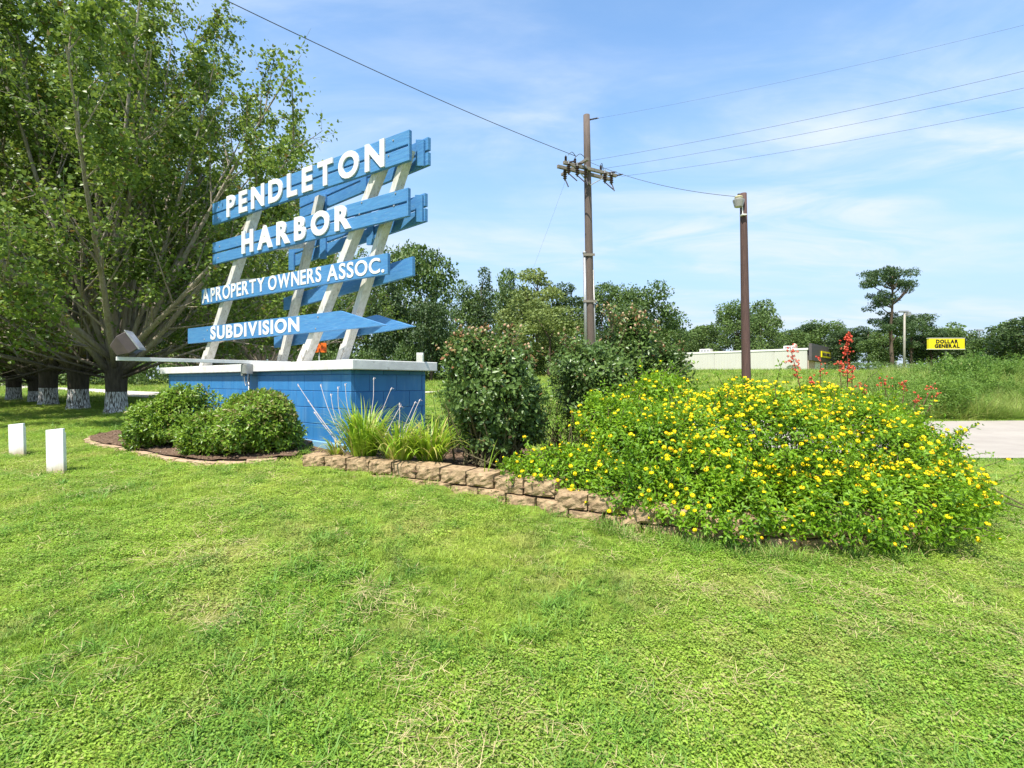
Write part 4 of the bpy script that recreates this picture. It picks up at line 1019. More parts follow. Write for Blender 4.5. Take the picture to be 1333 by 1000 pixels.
# daylily clumps
def blade_strip(mb, r, base, D, L, W, droop, var, tint, seg=6):
    n = len(base); D = norm(D); S = norm(np.cross(D, [0, 0, 1.0]) + 1e-4); P = base.copy(); d = D.copy(); rows = []
    for k in range(seg + 1):
        t = k / seg; w = W * (1 - t ** 2.2) * (.6 + .4 * min(1, t * 4)) + .0006
        rows.append(np.stack([P - S * (w / 2)[:, None], P + S * (w / 2)[:, None]], 1))
        P = P + d * (L / seg)[:, None]; d = norm(d + np.array([0, 0, -1.0]) * (droop * (.3 + 1.5 * t) / seg)[:, None])
    V = np.stack(rows, 1).reshape(-1, 3); o = np.arange(n)[:, None] * 2 * (seg + 1); f = []
    for k in range(seg): a = 2 * k; f += [np.concatenate([o + a, o + a + 1, o + a + 3], 1), np.concatenate([o + a, o + a + 3, o + a + 2], 1)]
    mb.add(V, np.vstack(f), np.repeat(np.stack([var, tint], 1), 2 * (seg + 1), 0))
def lily(label, cx, cy, seed, n, h, spread, yel, upright=1.0):
    r = np.random.default_rng(seed); gz = -.03; T = thing('daylily_clump', label, 'plant', (cx, cy, gz))
    th = r.uniform(0, 2 * PI, n); rad = spread * .35 * np.sqrt(r.random(n)); B = np.stack([cx + rad * np.cos(th), cy + rad * np.sin(th), np.full(n, gz)], 1)
    ph = th + r.normal(0, .5, n); D = np.stack([np.cos(ph), np.sin(ph), upright * r.uniform(1.0, 3.4, n)], 1)
    m1 = MB(); blade_strip(m1, r, B, D, h * r.uniform(.6, 1.15, n), r.uniform(.015, .026, n), r.uniform(1.0, 3.0, n), np.clip(r.normal(.45, .3, n), 0, 1), (r.random(n) < yel) * r.uniform(.3, 1, n)); m1.build('blades', M['leaf_lily'], T)
    return T
lily('tall green daylily clump at the front corner of the blue base', -1.50, 5.18, 31, 260, .62, .32, .12, 1.5)
lily('middle arching yellow green daylily clump behind the stone wall', -1.10, 4.98, 32, 240, .52, .32, .3)
lily('daylily clump with pale drooping blades beside the big rose bush', -.80, 5.0, 33, 220, .55, .34, .25)
lily('small yellowing daylily tuft left of the clumps by the stone wall', -1.78, 5.22, 34, 60, .30, .14, .6)
def sprig(label, cx, cy, n, h, seed, name='grass_sprig', z=-.03):
    r = np.random.default_rng(seed); T = thing(name, label, 'plant', (cx, cy, z)); B = np.tile([cx, cy, z], (n, 1)) + r.normal(0, .01, (n, 3)) * [1, 1, 0]
    ph = r.uniform(0, 6.3, n); D = np.stack([np.cos(ph) * .5, np.sin(ph) * .5, np.full(n, 1.4)], 1)
    m1 = MB(); blade_strip(m1, r, B, D, h * r.uniform(.7, 1.1, n), np.full(n, .008), r.uniform(.8, 2.2, n), r.uniform(.1, .5, n), np.zeros(n)); m1.build('blades', M['leaf_lily'], T)
sprig('thin green grass sprig in the mulch below the big rose bush', -.22, 4.35, 5, .32, 41, z=-.05)
# dry silvery flower stems leaning out of the lilies
dr = thing('dry_flower_stems', 'dry silvery stalks leaning left against the blue wall from the lilies', 'dry stems', (-1.6, 5.15, -.03))
r = np.random.default_rng(51)
for (px0, py0, px1, py1, d0, d1) in ((450, 588, 389, 503, 5.2, 5.35), (448, 585, 402, 523, 5.2, 5.3), (452, 585, 418, 503, 5.2, 5.35), (452, 580, 431, 515, 5.2, 5.3), (455, 580, 440, 506, 5.2, 5.3), (450, 590, 410, 538, 5.1, 5.2),
                                     (470, 585, 449.5, 502, 5.15, 5.2), (480, 560, 486.5, 494, 5.1, 5.2), (485, 565, 509, 507, 5.1, 5.2), (500, 570, 521, 530, 5.0, 5.1), (520, 570, 540, 525, 5.0, 5.1), (525, 570, 546, 522, 5.0, 5.1), (515, 575, 520, 527, 5.0, 5.1)):
    a = np.array(at(px0, py0, d0)); b = np.array(at(px1, py1, d1)); m = (a + b) / 2 + [-.045 if px1 < 460 else .02, 0, .05]
    tip = b + (b - m) * .12 + [.02, 0, -.015]
    m1 = MB(); m1.tube(smooth_line([a, m, b, tip], 9), np.linspace(.0042, .002, 9), 5); m1.lathe(b, [(.002, -.02), (.008, 0), (.002, .022)], 5, (b - a) / np.linalg.norm(b - a)); m1.build('stalk', M['dry_stem'], dr)

# ------------------------------------------------------------------ lantana
LAN = [(.92, 3.98, -.12, .42, .36, .26), (1.50, 3.74, -.16, .55, .42, .28), (2.2, 3.70, -.18, .62, .42, .30), (2.75, 3.84, -.18, .58, .44, .30), (3.35, 4.22, -.14, .55, .46, .30), (3.95, 4.92, -.18, .50, .46, .26),
       (1.3, 4.35, .10, .72, .58, .42), (2.15, 4.35, .15, .8, .65, .45), (3.0, 4.6, .12, .85, .7, .45), (3.6, 5.1, .05, .70, .6, .42), (.55, 4.28, -.02, .48, .34, .25), (.12, 4.42, -.08, .26, .22, .19),
       (1.05, 4.85, .32, .52, .5, .36), (1.48, 5.2, .48, .48, .45, .40), (1.85, 4.9, .30, .6, .55, .42), (2.4, 5.05, .27, .75, .6, .43), (3.2, 5.3, .26, .8, .6, .45), (3.7, 5.55, .10, .6, .5, .42), (2.0, 4.55, .36, .60, .45, .32), (2.75, 4.5, .32, .5, .4, .30), (1.5, 4.0, .05, .5, .35, .3)]
lan = thing('lantana_bush', 'big sprawling lantana bush covered with small yellow flower heads', 'lantana', (2.2, 4.5, -.3))
r = np.random.default_rng(61)
P, Nn = lobe_points(r, LAN, 17000, .82, 1.05, None, 4.0, .14, -.8)
gzP = G(P[:, 0], P[:, 1]); keep = P[:, 2] > gzP + .10; P, Nn = P[keep], Nn[keep]
keep = ~((P[:, 1] > 4.9) & (Nn[:, 1] > .5) & (r.random(len(P)) < .5)); P, Nn = P[keep], Nn[keep]
m1 = MB(); tf = lambda p, k, q: (q.random(len(p)) < .03) * .8
sd = shoots(m1, r, P, Nn, 9, .115, .046, .021, .5, tf, open_=.85, jit=.6)
# drooping skirts and sprigs that stick out
Pi, Ni = lobe_points(r, LAN, 5000, .5, .82, None, 4, .1, -.6)
keep = Pi[:, 2] > G(Pi[:, 0], Pi[:, 1]) + .05; shoots(m1, r, Pi[keep], Ni[keep], 5, .1, .045, .02, .3, None)
sprigs = []
for i in range(210):
    j = r.integers(len(P)); 
    if Nn[j, 1] > .5: continue
    tip = P[j] + norm(Nn[j] * .8 + np.array([0, 0, .35]) + r.normal(0, .35, 3)) * r.uniform(.06, .2); sprigs.append((P[j], tip))
for px, py, d in ((1333, 620, 4.7), (1313, 598, 4.9), (1290, 590, 5.0), (1345, 610, 4.6), (1325, 640, 4.6), (1308, 660, 4.6), (1262, 583, 5.2), (1218, 522, 5.2), (1200, 532, 5.2), (860, 470, 5.4), (905, 472, 5.3), (1150, 478, 5.0)):
    tip = np.array(at(px, py, d)); j = np.argmin(np.linalg.norm(P - tip - [-.2, 0, -.1], axis=1)); sprigs.append((P[j], tip))
m2 = MB(); extra = []
for a, b in sprigs:
    pts = smooth_line([a - (b - a) * .2, (a + b) / 2 + r.normal(0, .01, 3) + [0, 0, .015], b], 6); m2.tube(pts, np.linspace(.004, .002, 6), 4, cap=False)
    q = pts[1:]; shoots(m1, r, q, norm((b - a)[None] + r.normal(0, .3, q.shape)), 4, .03, .045, .02, .2, None, open_=.9); extra.append(b)
stems(m2, r, P, lambda p, q: np.array([np.clip(p[0] + q.normal(0, .15), .4, 4.2), 4.7 + q.normal(0, .25), -.28]), 420, .007, .08)
o = m1.build('foliage', M['leaf_lantana'], lan); m2.build('stems', M['twig'], lan)
# flower heads: domes of small florets
def head_mesh(seed, mk='flower_yellow', n=15, R0=.0125, fr=.0065):
    q = np.random.default_rng(seed); b = MB()
    for i in range(n):
        z = 1 - (i + .4) / n * 1.05; a = i * 2.399; rr_ = math.sqrt(max(0, 1 - z * z)); d = np.array([rr_ * math.cos(a), rr_ * math.sin(a), z * .75]); d /= np.linalg.norm(d)
        c = d * R0 * np.array([1.25, 1.25, .8]); s = norm(np.cross(d, [0.3, .2, 1])); t = np.cross(d, s)
        ring = [c + (s * math.cos(k * 2 * PI / 5) + t * math.sin(k * 2 * PI / 5)) * fr * q.uniform(.85, 1.2) for k in range(5)]
        b.add([c + d * .002] + ring, np.array([(0, 1 + k, 1 + (k + 1) % 5) for k in range(5)]), np.tile([[.35 * i / n + q.uniform(0, .15), 0]], (6, 1)))
    return b
hm = [head_mesh(s).mesh('flower_head', M['flower_yellow']) for s in range(4)]
# heads sit on shoot tips that face the light, thickest towards the camera
w = np.clip(Nn[:, 2] * .35 + .62 - Nn[:, 1] * .55, .03, None) * (.35 + 1.1 * (lump(P, np.random.default_rng(9), 2.2, .9) > 1) * 1.0); w *= np.where((P[:, 1] > 4.9) & (P[:, 0] < 1.7), .35, 1)
ids = r.choice(len(P), 1900, replace=False, p=w / w.sum()); FPs = P[ids] + sd[ids] * .018; FD = norm(sd[ids] + r.normal(0, .3, (len(ids), 3)) + [0, -.25, .3])
ex = np.array([e for e in extra if r.random() < .6]); FPs = np.vstack([ex, FPs]); FD = np.vstack([np.tile([0, -.3, 1.0], (len(ex), 1)), FD])
dist = np.linalg.norm(FPs - [0, 0, EYE], axis=1) + np.where(FD[:, 1] > .4, 2, 0); order = np.argsort(dist)
stuff = MB(); hb = [head_mesh(s) for s in range(4)]
for rank, i in enumerate(order):
    p, d = FPs[i], FD[i]; s = r.uniform(.72, 1.15) * (1.2 if r.random() < .12 else 1) * (.55 if r.random() < .35 else 1)
    q = Vector((0, 0, 1)).rotation_difference(Vector(norm(d)))
    if rank < 290:
        ob = bpy.data.objects.new('flower_head', hm[rank % 4]); C.objects.link(ob); ob.parent = lan; ob.location = Vector(p) - lan.location
        ob.rotation_euler = q.to_euler(); ob.scale = (s, s, s)
    else:
        mtx = np.array(q.to_matrix()); src = hb[rank % 4]; vv = r.uniform(0, 1)
        V = np.vstack(src.v) * s; A_ = np.vstack(src.a).copy(); A_[:, 0] += vv
        stuff.add(V @ mtx.T + p, np.vstack(src.f), A_)
tag(stuff.build('flower_heads', M['flower_yellow'], lan), kind='stuff')

# red flowering shrubs rising from the lantana
def red_plant(label, px, pyb, d, stalks, seed, name='red_flowering_plant'):
    r = np.random.default_rng(seed); b0 = np.array(at(px, pyb, d)); b0[2] = -.25
    T = thing(name, label, 'plant', b0); fm = head_mesh(seed, n=9, R0=.010, fr=.0065)
    for (tx, ty, h0, nfl, width, dd) in stalks:
        tip = np.array(at(tx, ty, d + dd)); pts = smooth_line([b0, b0 + (tip - b0) * .5 + [.02, 0, .06], tip], 16)
        m1 = MB(); m1.tube(pts, np.linspace(.009, .003, 16), 5); m1.build('stem', M['red_stem'], T, smooth=True)
        m2 = MB(); k0 = int(16 * .35); q = pts[k0:int(16 * h0) + 1]
        if len(q): 
            q = np.repeat(q, 4, 0); q = q + r.normal(0, .04, q.shape); shoots(m2, r, q, norm(r.normal(size=q.shape) + [0, 0, .3]), 5, .09, .03, .012, .3, lambda p, k, w: (w.random(len(p)) < .15) * .7); m2.build('leaves', M['leaf_weed'], T)
        m3 = MB()
        for i in range(nfl):
            t = r.uniform(h0, 1.0) * 15; j = int(min(t, 14)); p = pts[j] + (pts[j + 1] - pts[j]) * (t - j) + r.normal(0, 1, 3) * width * [1, 1, .6]
            mtx = np.array(Vector((0, 0, 1)).rotation_difference(Vector(r.normal(size=3))).to_matrix()); A_ = np.vstack(fm.a).copy(); A_[:, 0] = r.uniform(0, 1)
            m3.add(np.vstack(fm.v) * r.uniform(.6, 1.1) @ mtx.T + p, np.vstack(fm.f), A_)
        m3.build('blossoms', M['flower_red'], T)
red_plant('tall red flower spike rising over the right half of the lantana', 1098, 560, 5.4, [(1103, 436, .66, 85, .026, 0), (1092, 470, .85, 14, .02, .1), (1110, 478, .8, 20, .02, .0), (1085, 500, .8, 10, .02, 0)], 71)
red_plant('arching coral flower stalk leaning left in front of the store', 1060, 560, 5.3, [(1028, 449, .70, 46, .035, 0), (1056, 492, .9, 12, .015, 0), (1068, 466, .80, 14, .02, 0)], 72)
red_plant('orange and red flowering sprays among the lantana at its right end', 1160, 580, 5.5, [(1120, 500, .85, 16, .03, 0), (1150, 492, .85, 14, .03, 0), (1178, 498, .85, 14, .03, 0), (1195, 515, .85, 14, .03, 0), (1215, 500, .85, 8, .03, .1), (1180, 540, .8, 14, .04, -.2), (1222, 512, .9, 6, .02, .1), (1205, 560, .85, 12, .03, -.4)], 73)

# ------------------------------------------------------------------ big maples with whitewashed trunks
def maple_meshes(seed, H, spread, nl=14, lean=(0, 0), trunk_r=.20, low=5):
    r = np.random.default_rng(seed); wood = MB(); leaf = MB(); LP = []; LD = []
    fork = .95
    th = np.arange(17) * 2 * PI / 16
    rings = [(-.15, 1.35), (.0, 1.22), (.12, 1.06), (.4, .98), (.7, 1.0), (fork, 1.1), (fork + .18, 1.0), (fork + .35, .35)]
    wood.lathe((0, 0, 0), [(trunk_r * k, z) for z, k in rings], 16)
    def limb(p0, d0, L, r0, r1, curve, seg, ns):
        P = [np.array(p0)]; d = norm(np.array(d0, float))
        for i in range(seg):
            P.append(P[-1] + d * L / seg); d = norm(d + np.array([0, 0, curve / seg]) + r.normal(0, .022, 3))
        P = np.array(P); wood.tube(P, np.linspace(r0, r1, seg + 1), ns, cap=False); return P
    tilts = list(np.linspace(4, 58, nl)) + [r.uniform(58, 74) for _ in range(low)]
    for i, tl in enumerate(tilts):
        a = i * 2.39996 + r.uniform(-.3, .3) + seed; t = R(tl + r.uniform(-4, 4)); d = np.array([math.sin(t) * math.cos(a) * spread + lean[0], math.sin(t) * math.sin(a) * spread + lean[1], math.cos(t)])
        L = H * (1.0 - .004 * tl) * r.uniform(.78, .95); 
        if i >= nl: L = H * r.uniform(.42, .6)
        z0 = fork + r.uniform(-.2, .25)
        P = limb((math.cos(a) * trunk_r * .5, math.sin(a) * trunk_r * .5, z0), d, L, r.uniform(.03, .08) * (1 if i < nl else .6), .010, .18 if i < nl else .05, 12, 7)
        nb = 12 if i < nl else 12
        for j in range(nb):
            s = r.uniform(.10, 1.0) ** .8; k = s * 12; k0 = int(min(k, 11)); p = P[k0] + (P[k0 + 1] - P[k0]) * (k - k0); dl = norm(P[k0 + 1] - P[k0])
            side = norm(np.cross(dl, r.normal(size=3))); d1 = norm(dl * r.uniform(.7, 1.5) + side * .75 + np.array([0, 0, .12]))
            L1 = (1.0 + .9 * (1 - s)) * r.uniform(.6, 1.25) * H / 9
            Q = limb(p, d1, L1, .016 + .012 * (1 - s), .004, .12, 6, 4)
            bd = r.choice([.25, .8, 1.2, 1.9]); 
            for kk in range(2, 7):
                for _ in range(4):
                    q = Q[kk] + r.normal(0, .03, 3); dt = norm(norm(Q[kk] - Q[kk - 1]) * .7 + r.normal(0, .6, 3)); Lt = r.uniform(.12, .5)
                    e = q + dt * Lt
                    if r.random() < .3: wood.tube([q, e], [.004, .002], 3, cap=False)
                    dense = (.06 if (s < .5 and kk < 5) else 1.25) * bd if i < nl else .75
                    m_n = r.poisson(10 * dense); LP.append(q + dt * Lt * r.uniform(.3, 1.1, (m_n, 1)) + r.normal(0, .055, (m_n, 3))); LD.append(np.repeat(dt[None], m_n, 0))
    LP_ = np.vstack(LP); LD_ = np.vstack(LD); k_ = LP_[:, 2] > 1.25 + .25 * np.sin(LP_[:, 0] * 2.1) * np.cos(LP_[:, 1] * 1.7); LP_, LD_ = LP_[k_], LD_[k_]; n = len(LP_)
    D = norm(LD_ * .4 + r.normal(0, .6, (n, 3)) + [0, 0, -.35]); Nl = norm(r.normal(0, .55, (n, 3)) + [0, 0, .8])
    sz = r.uniform(.055, .10, n)
    leaves(leaf, LP_, D, Nl, sz, sz * .85, np.clip(r.normal(.45, .25, n), 0, 1), (r.random(n) < .025) * .7, .12)
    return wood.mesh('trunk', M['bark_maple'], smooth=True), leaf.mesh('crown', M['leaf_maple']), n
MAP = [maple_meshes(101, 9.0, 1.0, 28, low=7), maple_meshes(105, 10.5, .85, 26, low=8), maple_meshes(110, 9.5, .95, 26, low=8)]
def maple(label, px, py, d, which, rz, s, grp='whitewashed maples in a row'):
    x = float(at(px, 0, d).x); z = g1(x, d); T = thing('maple_tree', label, 'tree', (x, d, z), grp)
    wd, lf, n = MAP[which]
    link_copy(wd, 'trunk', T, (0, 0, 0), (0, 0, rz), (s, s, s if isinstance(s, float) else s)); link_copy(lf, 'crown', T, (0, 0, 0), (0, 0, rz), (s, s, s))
maple('multi-limbed maple with whitewashed trunk right behind the floodlight arm', 151.5, 536, 11.0, 0, 5.6, .98)
maple('maple with whitewashed trunk second from the floodlight', 102, 533, 12.2, 1, .4, 1.02)
maple('maple with thick whitewashed trunk third from the floodlight', 63, 528, 13.8, 2, 1.9, 1.0)
maple('thin maple with narrow whitewashed trunk between two thicker ones', 45, 525, 15.2, 0, 4.0, .75)
maple('maple with broken knob on its whitewashed trunk nearest the left edge', 18, 523, 16.3, 1, 5.1, .95)
maple('leafy maple standing outside the left edge whose boughs hang into view', -110, 540, 14.5, 2, 3.3, 1.0)
maple('maple behind the blue sign with its leafy top showing between the boards', 345, 520, 21, 2, .9, .92, 'maples across the gravel road')
maple('maple farther back whose crown fills the space left of the blue sign', 268, 515, 23, 1, 2.7, 1.0, 'maples across the gravel road')
kb = at(27, 505, 16.2); 

# ------------------------------------------------------------------ background trees: unit-height models, copied and scaled
def crown_mesh(seed, kind, mt, nleaf=6000):
    r = np.random.default_rng(seed); lf = MB(); wd = MB(); lobes = []
    if kind == 'oak':
        for i in range(26):
            a = r.uniform(0, 2 * PI); z = r.uniform(.15, .90); rad = .34 * math.sin(PI * min(1, (z - .05) / .95)) ** .7 * math.sqrt(r.random()); s = r.uniform(.09, .16)
            lobes.append((rad * math.cos(a), rad * math.sin(a), z, s, s, s * .8))
        tr, br = .55, 7
    elif kind == 'pine':
        for i in range(24):
            a = r.uniform(0, 2 * PI); z = r.uniform(.42, .95); rad = .20 * (1.25 - z) / .7 + .02; rad *= math.sqrt(r.random()) * 1.2; s = r.uniform(.05, .10)
            lobes.append((rad * math.cos(a), rad * math.sin(a), z, s * 1.2, s * 1.2, s * .6))
        tr, br = .92, 14
    elif kind == 'cedar':
        for i in range(30):
            a = r.uniform(0, 2 * PI); z = r.uniform(.12, .96); rad = .20 * (1.02 - z) * math.sqrt(r.random()) * 1.1; s = r.uniform(.05, .09) * (1.3 - z * .6)
            lobes.append((rad * math.cos(a), rad * math.sin(a), z, s, s, s * 1.1))
        tr, br = .8, 6
    elif kind == 'bush':
        for i in range(16):
            a = r.uniform(0, 2 * PI); rad = .55 * math.sqrt(r.random()); s = r.uniform(.22, .36); z = r.uniform(.15, .7) * (1 - rad * .5)
            lobes.append((rad * math.cos(a), rad * math.sin(a), z, s, s, s * .9))
        tr, br = .3, 5
    elif kind == 'umbrella':
        for (x, z, s) in ((-.30, .84, .07), (-.20, .93, .08), (-.10, .97, .08), (.02, .97, .08), (.12, .94, .08), (.21, .88, .08), (.27, .83, .055), (-.07, .88, .05), (-.17, .85, .05), (.08, .86, .05), (-.22, .72, .06), (-.13, .68, .08), (-.04, .70, .08), (.05, .73, .05), (-.16, .62, .04),
                          (.10, .52, .08), (.22, .50, .09), (.0, .52, .07), (.28, .42, .05), (-.14, .45, .07), (-.02, .40, .08), (.14, .40, .08)):
            for q in range(3): lobes.append((x + r.normal(0, .03), r.normal(0, .10), z + r.normal(0, .018), s * r.uniform(.6, 1.1), s * .9, s * r.uniform(.3, .5)))
        tr, br = .93, 16
    lobes = np.array(lobes)
    P, Nn = lobe_points(r, lobes, nleaf, .45 if kind != 'bush' else .7, 1.12, .02 if kind == 'bush' else None, 14, .22, -.95)
    n = len(P); D = norm(r.normal(0, 1, (n, 3)) + Nn * .8); Nl = norm(Nn + r.normal(0, .5, (n, 3)) + [0, 0, .4])
    sz = r.uniform(.6, 1.3, n) * {'oak': .030, 'pine': .022, 'cedar': .022, 'bush': .060, 'umbrella': .020}[kind]
    leaves(lf, P, D, Nl, sz, sz * (.75 if kind != 'umbrella' else .5), np.clip(r.normal(.45, .28, n), 0, 1), (r.random(n) < .03) * .6, .15)
    rt = {'oak': .02, 'pine': .013, 'cedar': .013, 'bush': .02, 'umbrella': .018}[kind]
    zt = np.linspace(-.02, tr, 9); wob = np.cumsum(r.normal(0, .006, (9, 2)), 0)
    tp_ = np.column_stack([wob, zt]); wd.tube(tp_, np.linspace(rt * 1.3, rt * .3, 9), 8)
    for i in r.choice(len(lobes), min(br, len(lobes)), replace=False):
        l = lobes[i]; zb = max(.08, l[2] - r.uniform(.05, .25)); k = np.interp(zb, zt, np.arange(9)); b = tp_[int(min(k, 7))] + (tp_[int(min(k, 7)) + 1] - tp_[int(min(k, 7))]) * (k - int(min(k, 7)))
        m = (b + l[:3]) / 2 + [0, 0, -.015]; wd.tube(smooth_line([b, m, l[:3]], 6), np.linspace(rt * .5, rt * .12, 6), 5, cap=False)
    return wd.mesh('trunk', M['dark_trunk'], smooth=True), lf.mesh('crown', M[mt])
BT_ = {'oak': [crown_mesh(s, 'oak', 'leaf_oak', 11000) for s in (1, 2, 3)], 'pale': [crown_mesh(s, 'oak', 'leaf_pale', 9000) for s in (4, 5)], 'dark': [crown_mesh(s, 'oak', 'leaf_dark', 9000) for s in (6, 7)],
       'pine': [crown_mesh(s, 'pine', 'leaf_pine', 6500) for s in (8, 9, 10)], 'palepine': [crown_mesh(11, 'pine', 'leaf_pale', 6500)], 'cedar': [crown_mesh(12, 'cedar', 'leaf_dark', 6500)],
       'bush': [crown_mesh(s, 'bush', 'leaf_oak', 5000) for s in (13, 14)], 'umbrella': [crown_mesh(15, 'umbrella', 'leaf_pine', 17000)], 'palebush': [crown_mesh(16, 'bush', 'leaf_weed', 5000)]}
NW = {'oak': .95, 'pale': .95, 'dark': .95, 'pine': .55, 'palepine': .6, 'cedar': .5, 'bush': 1.7, 'umbrella': .8, 'palebush': 1.7}
NAME = {'oak': 'oak_tree', 'pale': 'broadleaf_tree', 'dark': 'oak_tree', 'pine': 'pine_tree', 'palepine': 'pine_tree', 'cedar': 'cedar_tree', 'bush': 'wild_shrub', 'umbrella': 'pine_tree', 'palebush': 'wild_shrub'}
cnt = {}
def bgtree(kind, px, ytop, wpx, d, label, grp='trees along the edge of the field', y0=None):
    x = float(at(px, 0, d).x); z = g1(x, d); H = float(at(0, ytop, d).z) - z; w = wpx / F * d / NW[kind] * (1.25 if px > 570 and kind != 'umbrella' else 1.0)
    T = thing(NAME[kind], label, 'shrub' if 'bush' in kind else 'tree', (x, d, z), grp)
    k = cnt.get(kind, 0); cnt[kind] = k + 1; pr = BT_[kind][k % len(BT_[kind])]; rz = 0 if kind == 'umbrella' else k * 2.1 + px * .01
    for me, nm in zip(pr, ('trunk', 'crown')): link_copy(me, nm, T, (0, 0, 0), (0, 0, rz), (w, w, H))
TREES = [
 ('oak', 545, 314, 130, 48, 'big round oak rising right of the blue sign'),
 ('dark', 500, 352, 100, 44, 'dark oak behind the right end of the blue sign'),
 ('dark', 560, 385, 90, 40, 'lower dark oak under the big round oak right of the sign'),
 ('oak', 610, 362, 60, 60, 'mid green oak between the big round oak and the dark cedar'),
 ('cedar', 630, 347, 44, 58, 'narrow dark cedar with pointed top left of the pale pines'),
 ('oak', 664, 347, 62, 66, 'oak with rounded top just left of the pale feathery pine'),
 ('palepine', 700, 347, 78, 62, 'pale feathery pine with open crown left of the utility pole'),
 ('pale', 690, 385, 90, 52, 'pale green tree below the feathery pine'),
 ('pale', 715, 402, 100, 46, 'light green low tree behind the gap between the rose bushes'),
 ('pine', 746, 370, 56, 64, 'dark flat topped pine just left of the utility pole'),
 ('oak', 786, 366, 66, 62, 'open crowned tree just right of the utility pole'),
 ('oak', 840, 362, 86, 58, 'tall round topped tree above the left end of the store'),
 ('dark', 815, 400, 80, 54, 'dark tree filling below the round topped tree by the store'),
 ('oak', 872, 410, 44, 66, 'small tree sloping down beside the store roof left end'),
 ('oak', 915, 422, 60, 125, 'far low tree behind the left part of the store roof'),
 ('oak', 958, 386, 66, 118, 'left half of the tall oak pair behind the brown light pole'),
 ('oak', 990, 388, 60, 122, 'right half of the tall oak pair behind the brown light pole'),
 ('dark', 895, 432, 54, 130, 'dark low tree over the store roof beside the first rooftop unit'),
 ('oak', 1030, 428, 56, 128, 'low tree behind the store roof left of the satellite dish'),
 ('oak', 1074, 413, 66, 135, 'broad tree rising behind the dark store fascia'),
 ('pine', 1050, 420, 40, 138, 'pine behind the store roof near its dark fascia'),
 ('pine', 1108, 424, 38, 110, 'narrow pine right behind the red flower spike'),
 ('dark', 1095, 432, 56, 112, 'dark tree just right of the store front'),
 ('pine', 1130, 428, 38, 108, 'pine with narrow crown between the store and the lone pine'),
 ('umbrella', 1160, 351, 92, 84, 'tall lone pine with flat open umbrella crown'),
 ('oak', 1150, 428, 54, 96, 'tree filling the foot of the tall lone pine on its left'),
 ('pine', 1188, 406, 46, 88, 'dark pine beside the far grey pole under the lone pine'),
 ('dark', 1200, 432, 54, 92, 'dark tree between the far grey pole and the yellow sign'),
 ('pine', 1214, 426, 36, 90, 'narrow pine at the left edge of the yellow sign'),
 ('oak', 1240, 426, 62, 94, 'tree whose top shows above the yellow sign'),
 ('dark', 1228, 440, 50, 98, 'dark tree low behind the yellow sign'),
 ('dark', 1266, 438, 50, 86, 'tree just right of the yellow sign'),
 ('oak', 1290, 432, 60, 80, 'tree left of the big dark tree at the right edge'),
 ('dark', 1328, 412, 92, 52, 'big dark spreading tree at the right edge of the view'),
 ('dark', 1375, 405, 100, 56, 'dark tree beyond the right edge with boughs reaching in'),
 # behind the sign and the maples
 ('dark', 455, 372, 100, 52, 'dark tree behind the lower boards of the blue sign'),
 ('oak', 410, 350, 100, 56, 'tree behind the left middle of the blue sign'),
 ('dark', 350, 345, 110, 54, 'dark tree showing between the left posts of the sign'),
 ('oak', 300, 340, 110, 58, 'tree behind the left ends of the blue boards'),
 ('dark', 235, 330, 120, 56, 'dark forest tree behind the maple by the floodlight'),
 ('oak', 170, 330, 120, 60, 'forest tree behind the second maple crown'),
 ('dark', 110, 320, 120, 58, 'dark forest tree beyond the gravel road second from left'),
 ('oak', 50, 320, 120, 62, 'forest tree beyond the gravel road near the left edge'),
 ('dark', -10, 310, 120, 58, 'dark forest tree beyond the gravel road at the left edge'),
 ('dark', -80, 300, 130, 60, 'dark forest tree past the left edge of the view'),
]
for t in TREES: bgtree(*t)
BUSH = []
for i, (px, yt, wpx, d, lb) in enumerate([(-30, 452, 70, 50, 'dark thicket shrub past the left edge trunk'), (30, 455, 70, 52, 'thicket shrub behind the leftmost whitewashed trunks'), (85, 450, 70, 50, 'thicket shrub between the second and third maples'), (135, 455, 66, 50, 'thicket shrub behind the floodlight maple'), (190, 448, 70, 48, 'thicket shrub left of the blue base beyond the gravel road'), (245, 450, 70, 48, 'thicket shrub behind the left end of the white cap'),
     (300, 448, 66, 46, 'thicket shrub behind the first sign post'), (350, 450, 66, 46, 'thicket shrub behind the second sign post'), (395, 448, 60, 44, 'thicket shrub behind the orange sign'), (440, 450, 60, 44, 'thicket shrub behind the arrow boards'), (485, 446, 60, 42, 'thicket shrub below the rear arrow tip'), (527, 440, 56, 40, 'thicket shrub beside the white ribbed box'), (575, 448, 60, 42, 'thicket shrub left of the big rose bush'),
     (620, 452, 60, 50, 'thicket shrub behind the top of the big rose bush'), (670, 446, 66, 48, 'round shrub at the foot of the pale trees'), (730, 444, 66, 48, 'round shrub left of the utility pole foot'), (800, 446, 66, 52, 'shrub behind the second rose bush'), (855, 450, 50, 56, 'shrub at the left end of the store')]):
    bgtree('bush', px, yt, wpx, d, lb, 'thicket shrubs along the tree line')
for px, yt, wpx, d, lb in [(510, 458, 30, 70, 'shrub beside the cream store wall')]: pass
for px, yt, wpx, d, lb in [(1120, 468, 70, 70, 'low shrub at the field edge right of the store front'), (1180, 472, 60, 74, 'low shrub at the foot of the lone pine'), (1290, 462, 60, 60, 'low shrub right of the yellow sign'), (1033, 474, 16, 96, 'small round shrub against the cream store wall')]:
    bgtree('bush', px, yt, wpx, d, lb, 'low shrubs on the field edge')
